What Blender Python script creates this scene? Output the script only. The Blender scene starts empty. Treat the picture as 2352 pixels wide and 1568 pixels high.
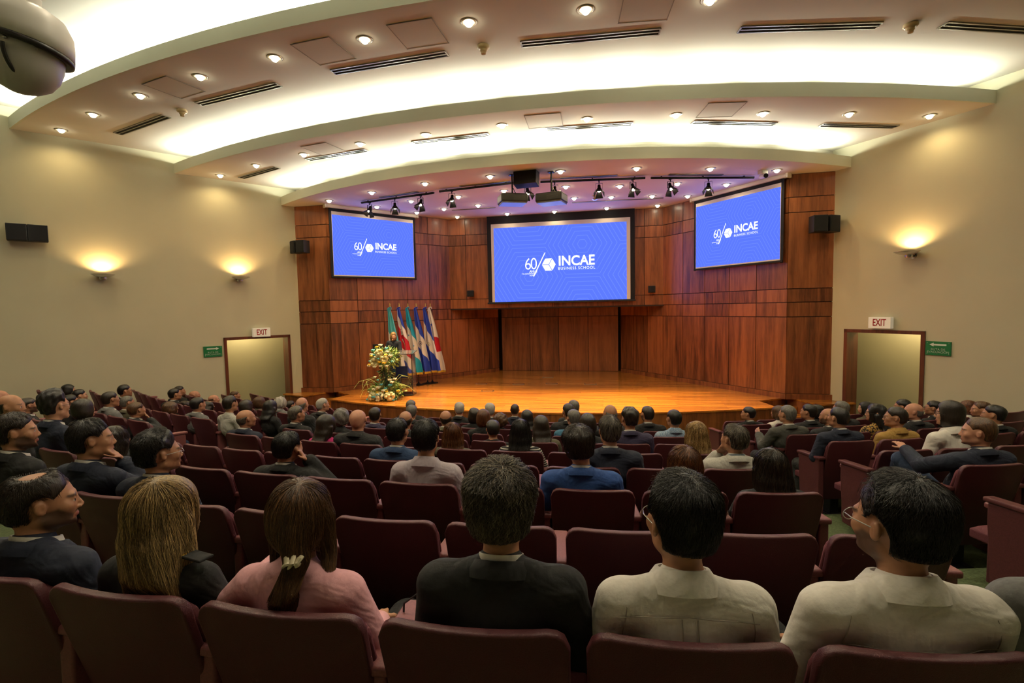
import bpy, math, random
import numpy as np
from mathutils import Vector, Matrix, Euler
random.seed(7); RNG = np.random.default_rng(11)
SC = bpy.context.scene; COL = SC.collection
R_ = math.radians
# ---------------------------------------------------------------- camera
FPX, YAW, PIT, ROL, CX = 1149.0, R_(11.32), R_(3.84), R_(1.14), 1.7955
_cy, _sy, _cp, _sp = math.cos(YAW), math.sin(YAW), math.cos(PIT), math.sin(PIT)
VF = np.array([-_sy*_cp, _cy*_cp, -_sp]); VR0 = np.array([_cy, _sy, 0.0]); VU0 = np.cross(VR0, VF)
VR = math.cos(ROL)*VR0 - math.sin(ROL)*VU0; VU = math.sin(ROL)*VR0 + math.cos(ROL)*VU0
CAMP = np.array([CX, 0.0, 0.0])
cd = bpy.data.cameras.new('camera'); cam = bpy.data.objects.new('camera', cd); COL.objects.link(cam)
cd.sensor_width = 36.0; cd.lens = FPX/2352*36.0; cd.clip_start = 0.05; cd.clip_end = 200
m = Matrix.Identity(4)
for i in range(3):
    m[i][0], m[i][1], m[i][2], m[i][3] = VR[i], VU[i], -VF[i], CAMP[i]
cam.matrix_world = m; SC.camera = cam
cd.dof.use_dof = False
SC.view_settings.view_transform = 'Standard'; SC.view_settings.look = 'None'
SC.view_settings.gamma = 1.0; SC.view_settings.use_curve_mapping = False
SC.view_settings.exposure = 0.32
SC.cycles.max_bounces = 4; SC.cycles.diffuse_bounces = 3; SC.cycles.glossy_bounces = 2
SC.cycles.transmission_bounces = 4; SC.cycles.transparent_max_bounces = 8
SC.cycles.caustics_reflective = False; SC.cycles.caustics_refractive = False
SC.cycles.sample_clamp_indirect = 4.0; SC.cycles.sample_clamp_direct = 0
SC.cycles.use_denoising = True; SC.cycles.use_adaptive_sampling = True; SC.cycles.adaptive_threshold = .05; SC.cycles.adaptive_min_samples = 16
try: SC.cycles.use_light_tree = True
except Exception: pass
w = bpy.data.worlds.new('hall_air'); SC.world = w; w.use_nodes = True
w.node_tree.nodes['Background'].inputs[0].default_value = (0.9, 0.8, 0.6, 1)
w.node_tree.nodes['Background'].inputs[1].default_value = 0.006
def ray(px, py):
    u, v = (px-1176)/FPX, -(py-784)/FPX
    return VR*u + VU*v + VF
def atz(px, py, z):
    d = ray(px, py); return CAMP + d*(z/d[2])
def aty(px, py, Y):
    d = ray(px, py); return CAMP + d*(Y/d[1])
def proj(P):
    d = np.asarray(P, float)-CAMP; z = d@VF
    return 1176+FPX*(d@VR)/z, 784-FPX*(d@VU)/z, z
# ---------------------------------------------------------------- plan of the hall (metres, eye level is z = 0)
ZST = -2.21                       # stage floor
Z3, Z2, Z1, Z0, ZR = 2.846, 3.293, 3.71, 4.13, 4.55   # soffit heights, stage to rear
WA, WB = 15.57, 0.7249            # side wall: |x| = WA - WB*y
hw = lambda y: WA-WB*y
ROWY = [1.28, 2.21, 3.05, 3.88, 4.71, 5.51, 6.30, 7.10, 7.90, 8.70]
ROWZ = [-.875-.128*i for i in range(10)]       # top of the seat backs
SEATH = .94
def arcR(n): return 19.5-.8*ROWY[n]
def arcY(n, X): return ROWY[n] + (X-.5)**2/(2*arcR(n))
# ---------------------------------------------------------------- materials
MATS = {}
def mat(name, col, rough=.6, metal=0., emit=None, es=0., noise=None, bump=0., spec=None, trans=0., sheen=0., stretch=None, coat=0.):
    """noise=(scale, amount) varies the base colour, bump = bump strength on the same noise"""
    if name in MATS: return MATS[name]
    m = bpy.data.materials.new(name); m.use_nodes = True; nt = m.node_tree; b = nt.nodes['Principled BSDF']
    b.inputs['Base Color'].default_value = (*col, 1); b.inputs['Roughness'].default_value = rough
    b.inputs['Metallic'].default_value = metal
    if spec is not None: b.inputs['Specular IOR Level'].default_value = spec
    if trans: b.inputs['Transmission Weight'].default_value = trans
    if sheen: b.inputs['Sheen Weight'].default_value = sheen; b.inputs['Sheen Roughness'].default_value = .4; b.inputs['Sheen Tint'].default_value = (*[min(1, c*4+.05) for c in col], 1)
    if coat: b.inputs['Coat Weight'].default_value = coat; b.inputs['Coat Roughness'].default_value = .15
    if emit is not None:
        b.inputs['Emission Color'].default_value = (*emit, 1); b.inputs['Emission Strength'].default_value = es
    if noise:
        tc = nt.nodes.new('ShaderNodeTexCoord'); n = nt.nodes.new('ShaderNodeTexNoise')
        n.inputs['Scale'].default_value = noise[0]; n.inputs['Detail'].default_value = 4
        src = tc.outputs['Object']
        if stretch:
            mp = nt.nodes.new('ShaderNodeMapping'); mp.inputs['Scale'].default_value = stretch
            nt.links.new(src, mp.inputs[0]); src = mp.outputs[0]
        nt.links.new(src, n.inputs['Vector'])
        rr = nt.nodes.new('ShaderNodeValToRGB'); a = noise[1]
        rr.color_ramp.elements[0].position = .3; rr.color_ramp.elements[1].position = .7
        rr.color_ramp.elements[0].color = (*[max(0, c*(1-a)) for c in col], 1)
        rr.color_ramp.elements[1].color = (*[min(1, c*(1+a)) for c in col], 1)
        nt.links.new(n.outputs['Fac'], rr.inputs[0]); nt.links.new(rr.outputs[0], b.inputs['Base Color'])
        if bump:
            bp = nt.nodes.new('ShaderNodeBump'); bp.inputs['Strength'].default_value = bump; bp.inputs['Distance'].default_value = .01
            nt.links.new(n.outputs['Fac'], bp.inputs['Height']); nt.links.new(bp.outputs[0], b.inputs['Normal'])
    MATS[name] = m; return m
def glow(name, col, s):
    if name in MATS: return MATS[name]
    m = bpy.data.materials.new(name); m.use_nodes = True; nt = m.node_tree
    nt.nodes.remove(nt.nodes['Principled BSDF']); e = nt.nodes.new('ShaderNodeEmission')
    e.inputs[0].default_value = (*col, 1); e.inputs[1].default_value = s
    nt.links.new(e.outputs[0], nt.nodes['Material Output'].inputs[0]); MATS[name] = m; return m
def wood(name, dark, light, along='Z', rough=.35, planks=None, fine=60, coat=0.2):
    """veneer: colour streaks along one axis, tone per panel from the 'tone' colour attribute; planks=(len,width) makes floorboards"""
    m = bpy.data.materials.new(name); m.use_nodes = True; nt = m.node_tree; b = nt.nodes['Principled BSDF']; N = nt.nodes.new; L = nt.links.new
    tc = N('ShaderNodeTexCoord'); mp = N('ShaderNodeMapping')
    sc = {'Z': (9, 9, .7), 'X': (.7, 9, 9)}[along]; mp.inputs['Scale'].default_value = sc
    L(tc.outputs['Object'], mp.inputs[0])
    at = N('ShaderNodeAttribute'); at.attribute_name = 'tone'
    off = N('ShaderNodeVectorMath'); off.operation = 'MULTIPLY_ADD'
    L(at.outputs['Color'], off.inputs[0]); off.inputs[1].default_value = (37, 53, 71); L(mp.outputs[0], off.inputs[2])
    n1 = N('ShaderNodeTexNoise'); n1.inputs['Scale'].default_value = 1.0; n1.inputs['Detail'].default_value = 5; n1.inputs['Distortion'].default_value = .6
    n2 = N('ShaderNodeTexNoise'); n2.inputs['Scale'].default_value = fine/9; n2.inputs['Detail'].default_value = 3
    L(off.outputs[0], n1.inputs['Vector']); L(off.outputs[0], n2.inputs['Vector'])
    mx = N('ShaderNodeMath'); mx.operation = 'MULTIPLY_ADD'; mx.inputs[1].default_value = .35
    L(n2.outputs['Fac'], mx.inputs[0]); L(n1.outputs['Fac'], mx.inputs[2])
    sp = N('ShaderNodeSeparateColor'); L(at.outputs['Color'], sp.inputs[0])
    m2 = N('ShaderNodeMath'); m2.operation = 'MULTIPLY_ADD'; m2.inputs[1].default_value = .28; L(sp.outputs[0], m2.inputs[0]); L(mx.outputs[0], m2.inputs[2])
    last = m2.outputs[0]
    if planks:
        br = N('ShaderNodeTexBrick'); br.inputs['Scale'].default_value = 1; br.inputs['Brick Width'].default_value = planks[0]
        br.inputs['Row Height'].default_value = planks[1]; br.inputs['Mortar Size'].default_value = .0025; br.inputs['Bias'].default_value = 0
        br.inputs['Color1'].default_value = (0, 0, 0, 1); br.inputs['Color2'].default_value = (1, 1, 1, 1); br.inputs['Mortar'].default_value = (0, 0, 0, 1)
        br.offset = .37; L(tc.outputs['Object'], br.inputs['Vector'])
        m3 = N('ShaderNodeMath'); m3.operation = 'MULTIPLY_ADD'; m3.inputs[1].default_value = .35; L(br.outputs['Color'], m3.inputs[0]); L(last, m3.inputs[2]); last = m3.outputs[0]
    rr = N('ShaderNodeValToRGB'); e = rr.color_ramp.elements; e[0].position = .45; e[0].color = (*dark, 1); e[1].position = 1.15 if not planks else 1.0; e[1].color = (*light, 1)
    e[1].position = min(e[1].position, 1.0)
    L(last, rr.inputs[0]); L(rr.outputs[0], b.inputs['Base Color'])
    b.inputs['Roughness'].default_value = rough; b.inputs['Coat Weight'].default_value = coat; b.inputs['Coat Roughness'].default_value = .2
    bp = N('ShaderNodeBump'); bp.inputs['Strength'].default_value = .15; bp.inputs['Distance'].default_value = .003; L(n2.outputs['Fac'], bp.inputs['Height']); L(bp.outputs[0], b.inputs['Normal'])
    MATS[name] = m; return m
M_WALL = mat('painted_plaster', (.60, .565, .395), .8, noise=(1.2, .03), bump=.03)
M_CEIL = mat('ceiling_paint', (.74, .70, .60), .85, noise=(.7, .02))
M_FASC = mat('fascia_paint', (.70, .70, .55), .8)
M_CARP = mat('green_carpet', (.085, .115, .045), .95, noise=(60, .35), bump=.4, sheen=.3)
M_WOOD = wood('wall_veneer', (.060, .018, .008), (.36, .120, .042), 'Z', .36)
M_STAGE = wood('stage_boards', (.16, .045, .008), (.50, .19, .030), 'X', .22, planks=(1.6, .075), coat=.3)
M_RISER = wood('stage_riser_veneer', (.10, .028, .008), (.36, .12, .035), 'Z', .4)
M_GROOVE = mat('groove_shadow_wood', (.03, .01, .005), .7)
M_FRAME = wood('door_frame_wood', (.07, .015, .008), (.20, .05, .02), 'Z', .4)
M_BLACK = mat('black_plastic', (.012, .012, .013), .5)
M_BLKF = mat('black_fabric', (.01, .01, .012), .9, noise=(200, .3))
M_CHROME = mat('brushed_steel', (.62, .60, .56), .28, 1.)
M_WHITEP = mat('white_plastic', (.72, .70, .60), .45)
M_DARKM = mat('dark_metal', (.02, .02, .02), .4, .8)
# ---------------------------------------------------------------- mesh builder
class MB:
    def __init__(s): s.v = []; s.f = []; s.mi = []; s.tone = []
    def add(s, vs, fs, mi=0, tone=None):
        b = len(s.v); s.v += [tuple(map(float, p)) for p in vs]
        t = tone if tone is not None else .5
        for f in fs: s.f.append(tuple(b+i for i in f)); s.mi.append(mi); s.tone.append(t)
        return s
    def box(s, c, d, rz=0, mi=0, tone=None, M=None):
        vs = [(x*d[0]/2, y*d[1]/2, z*d[2]/2) for x in (-1, 1) for y in (-1, 1) for z in (-1, 1)]
        if M is not None: vs = [tuple(M @ Vector(p)) for p in vs]
        ca, sa = math.cos(rz), math.sin(rz)
        vs = [(c[0]+x*ca-y*sa, c[1]+x*sa+y*ca, c[2]+z) for x, y, z in vs]
        return s.add(vs, [(0, 1, 3, 2), (4, 6, 7, 5), (0, 4, 5, 1), (2, 3, 7, 6), (0, 2, 6, 4), (1, 5, 7, 3)], mi, tone)
    def prism(s, poly, z0, z1, mi=0, tone=None):
        n = len(poly); a = sum(poly[i][0]*poly[(i+1) % n][1]-poly[(i+1) % n][0]*poly[i][1] for i in range(n))
        if a < 0: poly = poly[::-1]
        vs = [(x, y, z0) for x, y in poly]+[(x, y, z1) for x, y in poly]
        fs = [tuple(range(n-1, -1, -1)), tuple(range(n, 2*n))]+[(i, (i+1) % n, n+(i+1) % n, n+i) for i in range(n)]
        return s.add(vs, fs, mi, tone)
    def tube(s, path, r, n=8, mi=0, cap=True):
        P = [Vector(p) for p in path]; k = len(P); vs = []
        rs = r if hasattr(r, '__len__') else [r]*k
        prev = None
        for i in range(k):
            t = (P[min(i+1, k-1)]-P[max(i-1, 0)]).normalized()
            a = prev if prev is not None else (Vector((0, 0, 1)) if abs(t.z) < .9 else Vector((1, 0, 0)))
            u = (a-t*a.dot(t)).normalized(); v = t.cross(u); prev = u
            for j in range(n):
                q = 2*math.pi*j/n; vs.append(P[i]+(u*math.cos(q)+v*math.sin(q))*rs[i])
        fs = [(i*n+j, i*n+(j+1) % n, (i+1)*n+(j+1) % n, (i+1)*n+j) for i in range(k-1) for j in range(n)]
        if cap: fs += [tuple(range(n-1, -1, -1)), tuple(range((k-1)*n, k*n))]
        return s.add(vs, fs, mi)
    def lathe(s, prof, n=24, c=(0, 0, 0), mi=0, M=None, caps=True):
        vs = []; k = len(prof)
        for r, z in prof:
            for j in range(n):
                q = 2*math.pi*j/n; p = Vector((r*math.cos(q), r*math.sin(q), z))
                if M is not None: p = M @ p
                vs.append((p.x+c[0], p.y+c[1], p.z+c[2]))
        fs = [(i*n+j, i*n+(j+1) % n, (i+1)*n+(j+1) % n, (i+1)*n+j) for i in range(k-1) for j in range(n)]
        if caps: fs += [tuple(range(n-1, -1, -1)), tuple(range((k-1)*n, k*n))]
        return s.add(vs, fs, mi)
    def ball(s, c, r, n=12, mi=0):
        rr = r if hasattr(r, '__len__') else (r, r, r)
        k = max(4, n//2); vs = [(c[0], c[1], c[2]-rr[2])]
        for i in range(1, k):
            a = -math.pi/2+math.pi*i/k
            for j in range(n):
                q = 2*math.pi*j/n; vs.append((c[0]+rr[0]*math.cos(a)*math.cos(q), c[1]+rr[1]*math.cos(a)*math.sin(q), c[2]+rr[2]*math.sin(a)))
        vs.append((c[0], c[1], c[2]+rr[2])); e = len(vs)-1
        fs = [(0, 1+(j+1) % n, 1+j) for j in range(n)]
        for i in range(k-2):
            a = 1+i*n; fs += [(a+j, a+(j+1) % n, a+n+(j+1) % n, a+n+j) for j in range(n)]
        a = 1+(k-2)*n; fs += [(a+j, a+(j+1) % n, e) for j in range(n)]
        return s.add(vs, fs, mi)
    def mesh(s, name, mats, smooth=False):
        me = bpy.data.meshes.new(name); me.from_pydata(s.v, [], s.f)
        mats = mats if isinstance(mats, (list, tuple)) else [mats]
        for m_ in mats: me.materials.append(m_)
        me.polygons.foreach_set('material_index', s.mi)
        if any(t != .5 for t in s.tone):
            ca = me.color_attributes.new('tone', 'FLOAT_COLOR', 'CORNER'); dat = []
            for f, t in zip(s.f, s.tone):
                tt = t if hasattr(t, '__len__') else (t, t, t)
                dat += [tt[0], tt[1], tt[2], 1.0]*len(f)
            ca.data.foreach_set('color', dat)
        if smooth: me.polygons.foreach_set('use_smooth', [True]*len(s.f))
        me.update(); return me
    def build(s, name, mats, parent=None, smooth=False, bevel=0, loc=None, angle=35):
        me = s.mesh(name, mats, smooth); o = bpy.data.objects.new(name, me); COL.objects.link(o)
        if parent is not None: o.parent = parent
        if loc is not None: o.location = loc
        if bevel:
            b = o.modifiers.new('bevel', 'BEVEL'); b.width = bevel; b.segments = 3; b.limit_method = 'ANGLE'; b.angle_limit = R_(angle)
            for p in me.polygons: p.use_smooth = True
            wn = o.modifiers.new('wn', 'WEIGHTED_NORMAL'); wn.keep_sharp = True
        elif smooth and angle:
            try: me.set_sharp_from_angle(angle=R_(angle if angle != 35 else 50))
            except Exception: pass
        return o
def tag(o, label=None, cat=None, group=None, kind=None):
    if label: o['label'] = label
    if cat: o['category'] = cat
    if group: o['group'] = group
    if kind: o['kind'] = kind
    return o
def empty(name, loc=(0, 0, 0), rz=0, label=None, cat=None, group=None):
    o = bpy.data.objects.new(name, None); COL.objects.link(o); o.empty_display_size = .1
    o.location = loc; o.rotation_euler = (0, 0, rz); return tag(o, label, cat, group)
def copy_tree(o, parent=None):
    c = o.copy(); COL.objects.link(c); c.parent = parent
    for ch in list(o.children): copy_tree(ch, c)
    return c
def struct(o): o['kind'] = 'structure'; return o
def lamp(name, kind, loc, energy, col, size=.1, rot=None, spot=None, blend=.5, sy=None):
    l = bpy.data.lights.new(name, kind); l.energy = energy; l.color = col
    if kind == 'AREA':
        l.size = size
        if sy: l.shape = 'RECTANGLE'; l.size_y = sy
    elif kind in ('POINT', 'SPOT'): l.shadow_soft_size = size
    if spot: l.spot_size = R_(spot); l.spot_blend = blend
    o = bpy.data.objects.new(name, l); COL.objects.link(o); o.location = loc
    if rot is not None: o.rotation_euler = rot
    return o
def text_mesh(s, size, depth=.002, bold=0, font_scale=(1, 1), align='CENTER', space=1.0, shear=0):
    cu = bpy.data.curves.new('t', 'FONT'); cu.body = s; cu.size = size; cu.extrude = depth; cu.align_x = align; cu.align_y = 'CENTER'
    cu.offset = bold; cu.space_character = space; cu.shear = shear; cu.resolution_u = 4
    o = bpy.data.objects.new('t', cu); COL.objects.link(o)
    dg = bpy.context.evaluated_depsgraph_get(); me = bpy.data.meshes.new_from_object(o.evaluated_get(dg))
    vs = [(v.co.x*font_scale[0], v.co.y*font_scale[1], v.co.z) for v in me.vertices]; fs = [tuple(p.vertices) for p in me.polygons]
    bpy.data.objects.remove(o); bpy.data.curves.remove(cu); bpy.data.meshes.remove(me)
    return vs, fs
def on_plane(vs, org, ux, uz, un):
    """put flat (x,y,z) points on a plane: x along ux, y along uz, z along un"""
    o, a, b, c = map(np.asarray, (org, ux, uz, un))
    return [tuple(o+a*x+b*y+c*z) for x, y, z in vs]
# ================================================================ SETTING
def wallx(fn, s):
    """where an arc y=fn(x) meets the side wall"""
    x = 8.0
    for _ in range(60): x = .5*x+.5*(WA-WB*fn(x))
    return x
def circ(y0, r): return lambda x: y0 + r - math.sqrt(max(r*r-x*x, .01))
FA = {3: circ(10.05, 12.2), 2: circ(8.5, 20.5), 1: circ(6.03, 25.0), 0: circ(2.5, 30.0)}  # the rearmost arc is an unseen tier, added to hold a light cove
def strip(mb, f0, f1, z0, z1, n=56, ext=.06, mi=0):
    """solid curved band between plan curves f0 (front) and f1 (back) from z0 up to z1"""
    xa, xb = wallx(f0, 1)+ext, wallx(f1, 1)+ext
    A = [(xa*t, f0(xa*t)) for t in np.linspace(-1, 1, n+1)]; B = [(xb*t, f1(xb*t)) for t in np.linspace(-1, 1, n+1)]
    vs = [(x, y, z0) for x, y in A]+[(x, y, z0) for x, y in B]+[(x, y, z1) for x, y in A]+[(x, y, z1) for x, y in B]
    k = n+1; fs = []
    for i in range(n):
        fs += [(i, k+i, k+i+1, i+1), (2*k+i, 2*k+i+1, 3*k+i+1, 3*k+i), (i, i+1, 2*k+i+1, 2*k+i), (k+i, 3*k+i, 3*k+i+1, k+i+1)]
    fs += [(0, 2*k, 3*k, k), (n, k+n, 3*k+n, 2*k+n)]
    return mb.add(vs, fs, mi)
CB = .42   # depth of a light cove
flat = lambda y: (lambda x: y)
off = lambda f, d: (lambda x: f(x)+d)
# ceilings, each a slab reaching back over the cove of the tier below it
struct(strip(MB(), flat(-3.2), off(FA[0], CB), ZR, ZR+.15).build('ceiling', M_CEIL))
struct(strip(MB(), FA[0], off(FA[1], CB), Z0, Z0+.08).build('ceiling', M_CEIL))
struct(strip(MB(), FA[1], off(FA[2], CB), Z1, Z1+.08).build('ceiling', M_CEIL))
struct(strip(MB(), FA[2], off(FA[3], CB), Z2, Z2+.08).build('ceiling', M_CEIL))
mb = MB(); xa = wallx(FA[3], 1)+.06
pts = [(xa*t, FA[3](xa*t)) for t in np.linspace(-1, 1, 57)]+[(7.2, 17.9), (-7.2, 17.9)]
mb.prism(pts, Z3, Z3+.08); struct(mb.build('ceiling', M_CEIL))
for k, z in ((0, Z0), (1, Z1), (2, Z2), (3, Z3)):
    struct(strip(MB(), off(FA[k], -.05), FA[k], z-.005, z+.215).build('trim_%d' % (k if k else 10), M_FASC))
    struct(strip(MB(), off(FA[k], CB), off(FA[k], CB+.05), z+.08, {0: ZR, 1: Z0, 2: Z1, 3: Z2}[k]).build('trim_%d' % (k+3 if k else 11), M_CEIL))
# strip lights in the coves; the unseen rear cove is added to light the audience
COVE = (.97, 1.0, .84)
for k, z, n, e in ((0, Z0, 14, 28), (1, Z1, 14, 44), (2, Z2, 12, 36), (3, Z3, 10, 30)):
    xe = wallx(FA[k], 1)-.35
    for i in range(n):
        t0, t1 = -xe+2*xe*i/n, -xe+2*xe*(i+1)/n; x = (t0+t1)/2; y = FA[k](x)+.2
        L = math.hypot(t1-t0, FA[k](t1)-FA[k](t0))*.72
        a = math.atan2(FA[k](t1)-FA[k](t0), t1-t0)
        l = lamp('cove_light', 'AREA', (x, y, z+.185), e, COVE, L, None, sy=.05); l.rotation_euler = (Matrix.Rotation(a, 3, 'Z')@Matrix.Rotation(math.pi+.75, 3, 'X')).to_euler()
# side walls with a door opening in each
def on_wall(px, py, s, inset=0.):
    d = ray(px, py); n = np.array([s, WB]); t = (WA-inset*math.hypot(1, WB)-n@CAMP[:2])/(n@d[:2]); return CAMP+d*t
DOOR = {}
for s, pn, pf in ((-1, (513, 777.6), (665.8, 767.1)), (1, (2126.5, 760.7), (1940, 755))):
    a, b = on_wall(*pn, s), on_wall(*pf, s); DOOR[s] = (a[1], b[1], -.60)
WD = {s: np.array([-s*WB, 1.0])/math.hypot(1, WB) for s in (-1, 1)}      # along the wall, towards the stage
WN = {s: np.array([-s*1.0, -WB])/math.hypot(1, WB) for s in (-1, 1)}     # into the room
def wpt(s, y): return np.array([s*hw(y), y])
ZF = -2.967
for s, side in ((-1, 'left'), (1, 'right')):
    y0, y1, zt = DOOR[s]; T = .22
    mb = MB()
    def wallbox(ya, yb, za, zb, mb=mb, s=s):
        a, b = wpt(s, ya), wpt(s, yb); c, d = a-WN[s]*T, b-WN[s]*T
        mb.prism([tuple(a), tuple(b), tuple(d), tuple(c)], za, zb)
    wallbox(-3.2, y0, -3.1, 4.75); wallbox(y1, 12.45, -3.1, 4.75); wallbox(y0, y1, zt, 4.75)
    struct(mb.build('wall_'+side, M_WALL))
    # door lining, deep reveal
    mb = MB(); f = .07; pr = .025
    def fr(ya, yb, za, zb, dep=.36, mb=mb, s=s, pr=pr):
        a, b = wpt(s, ya)+WN[s]*pr, wpt(s, yb)+WN[s]*pr; c, d = a-WN[s]*(dep+pr), b-WN[s]*(dep+pr)
        mb.prism([tuple(a), tuple(b), tuple(d), tuple(c)], za, zb)
    k = 1/math.hypot(1, WB)
    fr(y0, y0+f*k, ZF, zt); fr(y1-f*k, y1, ZF, zt); fr(y0, y1, zt-f, zt)
    struct(mb.build('door_%d' % (1 if s < 0 else 2), M_FRAME))
    # corridor beyond the opening
    c0 = wpt(s, y0-1.2)-WN[s]*1.5; c1 = wpt(s, y1+1.6)-WN[s]*1.5
    mb = MB(); e = -WN[s]*.12; mb.prism([tuple(c0), tuple(c1), tuple(c1+e), tuple(c0+e)], -3.1, 0.2)
    a0 = wpt(s, y0-1.2)-WN[s]*T; a1 = wpt(s, y1+1.6)-WN[s]*T
    mb.prism([tuple(a1), tuple(c1), tuple(c1+WD[s]*.1), tuple(a1+WD[s]*.1)], -3.1, .2)
    mb.prism([tuple(a0), tuple(c0), tuple(c0-WD[s]*.1), tuple(a0-WD[s]*.1)], -3.1, .2)
    mb.prism([tuple(a0), tuple(a1), tuple(c1), tuple(c0)], .1, .2)
    struct(mb.build('wall_corridor_'+side, M_WALL))
    lp = (wpt(s, (y0+y1)/2)-WN[s]*.95)
    lamp('corridor_light', 'POINT', (lp[0], lp[1], -.25), 34, (1, .78, .42), .15)
mb = MB(); mb.box((0, -3.3, .6), (40, .2, 8)); struct(mb.build('wall_rear', M_WALL))
# ---- raked floor: one carpeted terrace per row
mb = MB()
def terrace(fa, fb, z, mb=mb, n=48):
    xa = wallx(fa, 1)+.1; xb = wallx(fb, 1)+.1
    A = [(xa*t, fa(xa*t)) for t in np.linspace(-1, 1, n+1)]; B = [(xb*t, fb(xb*t)) for t in np.linspace(-1, 1, n+1)]
    k = n+1; vs = [(x, y, z) for x, y in A]+[(x, y, z) for x, y in B]+[(x, y, -3.2) for x, y in A]+[(x, y, -3.2) for x, y in B]
    fs = [(i, i+1, k+i+1, k+i) for i in range(n)]+[(2*k+i, 2*k+i+1, i+1, i) for i in range(n)]+[(k+i, k+i+1, 3*k+i+1, 3*k+i) for i in range(n)]
    mb.add(vs, fs)
fl = lambda n: (lambda x: min(arcY(n, x), ROWY[n]+2.6)-.03)
terrace(flat(-3.2), fl(0), ROWZ[0]-SEATH+.128)
for n in range(9): terrace(fl(n), fl(n+1), ROWZ[n]-SEATH)
mb.add([(-13, 8.6, ZF), (13, 8.6, ZF), (13, 18, ZF), (-13, 18, ZF)], [(0, 1, 2, 3)])
struct(mb.build('floor', M_CARP))
# ---- stage platform
SF = circ(10.3, 13.2)
def stage_poly():
    P = [(x, SF(x)) for x in np.linspace(-5.22, 5.22, 41)]
    return P
P = stage_poly()
R1 = [(5.05, 12.08), (5.78, 12.6)]
poly = P+[(5.05, 12.08), (5.8, 12.58), (5.8, 12.9), (3.4, 15.9), (2.3, 17.7), (-2.3, 17.7), (-3.4, 15.9), (-5.8, 12.9), (-5.8, 12.58), (-5.05, 12.08)]
mb = MB(); mb.prism(poly, ZST-.035, ZST, mi=0)
inner = [(x*.996, y+.02) for x, y in poly]
mb.prism(inner, ZF, ZST-.035, mi=1)
st = mb.build('floor_stage', [M_STAGE, M_RISER], bevel=0); struct(st)
# kick band along the stage foot
mb = MB(); n = 40
A = [(x, SF(x)-.015) for x in np.linspace(-5.2, 5.2, n+1)]; B = [(x, SF(x)+.03) for x in np.linspace(-5.2, 5.2, n+1)]
for i in range(n): mb.prism([A[i], A[i+1], B[i+1], B[i]], ZF, ZF+.14)
struct(mb.build('baseboard_stage', wood('kick_board', (.22, .09, .03), (.5, .24, .08), 'X', .5)))
for s in (-1, 1):
    side = 'left' if s < 0 else 'right'
    mb = MB(); q = [(5.80, 12.58), (6.21, 11.77), (6.95, 12.02), (6.9, 12.45), (5.8, 12.7)]
    mb.prism([(s*x, y) for x, y in q], ZF, ZST-.03, mi=1)
    q2 = [(5.79, 12.6), (6.2, 11.74), (6.99, 12.0), (6.9, 12.45), (5.8, 12.7)]
    mb.prism([(s*x, y) for x, y in q2], ZST-.03, ZST, mi=0)
    struct(mb.build('trim_%d' % (7 if s < 0 else 8), [M_STAGE, M_RISER]))
    # three treads between stage and ledge
    mb = MB(); a0, b0 = np.array([5.05, 12.08]), np.array([5.79, 12.58]); a1, b1 = np.array([5.24, 11.36]), np.array([6.20, 11.76])
    for k in range(3):
        t0, t1 = k/3, (k+1)/3
        qq = [a0+(a1-a0)*t0, b0+(b1-b0)*t0, b0+(b1-b0)*t1, a0+(a1-a0)*t1]
        mb.prism([(s*x, y) for x, y in qq], ZF, ZST-.16*(k+1), mi=0)
    struct(mb.build('floor_steps_'+side, M_STAGE))
# ---- veneered stage walls: a dark backing with proud panels
def panel_wall(name, A, B, zs, us, inward, thick=.1, tones=None):
    A, B = np.array(A, float), np.array(B, float); d = B-A; L = np.hypot(*d); d /= L
    nrm = np.array([-d[1], d[0]]);
    if nrm @ (np.array(inward)-A) < 0: nrm = -nrm
    mb = MB()
    def slab(u0, u1, z0, z1, d0, d1, mi, tone=None):
        p = [A+d*u0+nrm*d0, A+d*u1+nrm*d0, A+d*u1+nrm*d1, A+d*u0+nrm*d1]
        mb.prism([tuple(q) for q in p], z0, z1, mi, tone)
    slab(0, L, min(zs), max(zs), -thick, 0, 1)
    g = .009
    for i in range(len(us)-1):
        for j in range(len(zs)-1):
            u0, u1 = us[i]*L, us[i+1]*L
            slab(u0+(g if i else 0), u1-(g if i < len(us)-2 else 0), zs[j]+g, zs[j+1]-g, 0, .014, 0, tuple(RNG.random(3)))
    return struct(mb.build(name, [M_WOOD, M_GROOVE]))
ZB = [-2.09, -.33, .0, .305, 2.0, 2.335, Z3]
for s in (-1, 1):
    side = 'left' if s < 0 else 'right'; ctr = (0, 13)
    panel_wall('wall_pier_'+side, (s*6.9, 12.36), (s*5.70, 12.38), ZB, [0, 1], (0, 9))
    panel_wall('wall_stage_'+side, (s*5.70, 12.38), (s*3.3, 15.5), ZB[2:], np.linspace(0, 1, 6), ctr)
    panel_wall('wall_stage_lower_'+side, (s*5.70, 12.38), (s*2.1, 17.06), ZB[:3], list(np.linspace(0, .667, 6))+[.78, .89, 1.0], ctr)
    mb = MB()
    for a, b in (((s*6.9, 12.33), (s*5.69, 12.35)), ((s*5.69, 12.35), (s*2.1, 17.03))):
        a, b = np.array(a), np.array(b); d = (b-a)/np.hypot(*(b-a)); nn = np.array([-d[1], d[0]]); nn = nn if nn@(np.array([0, 12.0 if abs(d[0]) < .9 else 9])-a) > 0 else -nn
        mb.prism([tuple(a-nn*.03), tuple(b-nn*.03), tuple(b+nn*.02), tuple(a+nn*.02)], ZST, ZST+.12, tone=.4)
    struct(mb.build('baseboard_'+side, M_WOOD))
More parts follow.
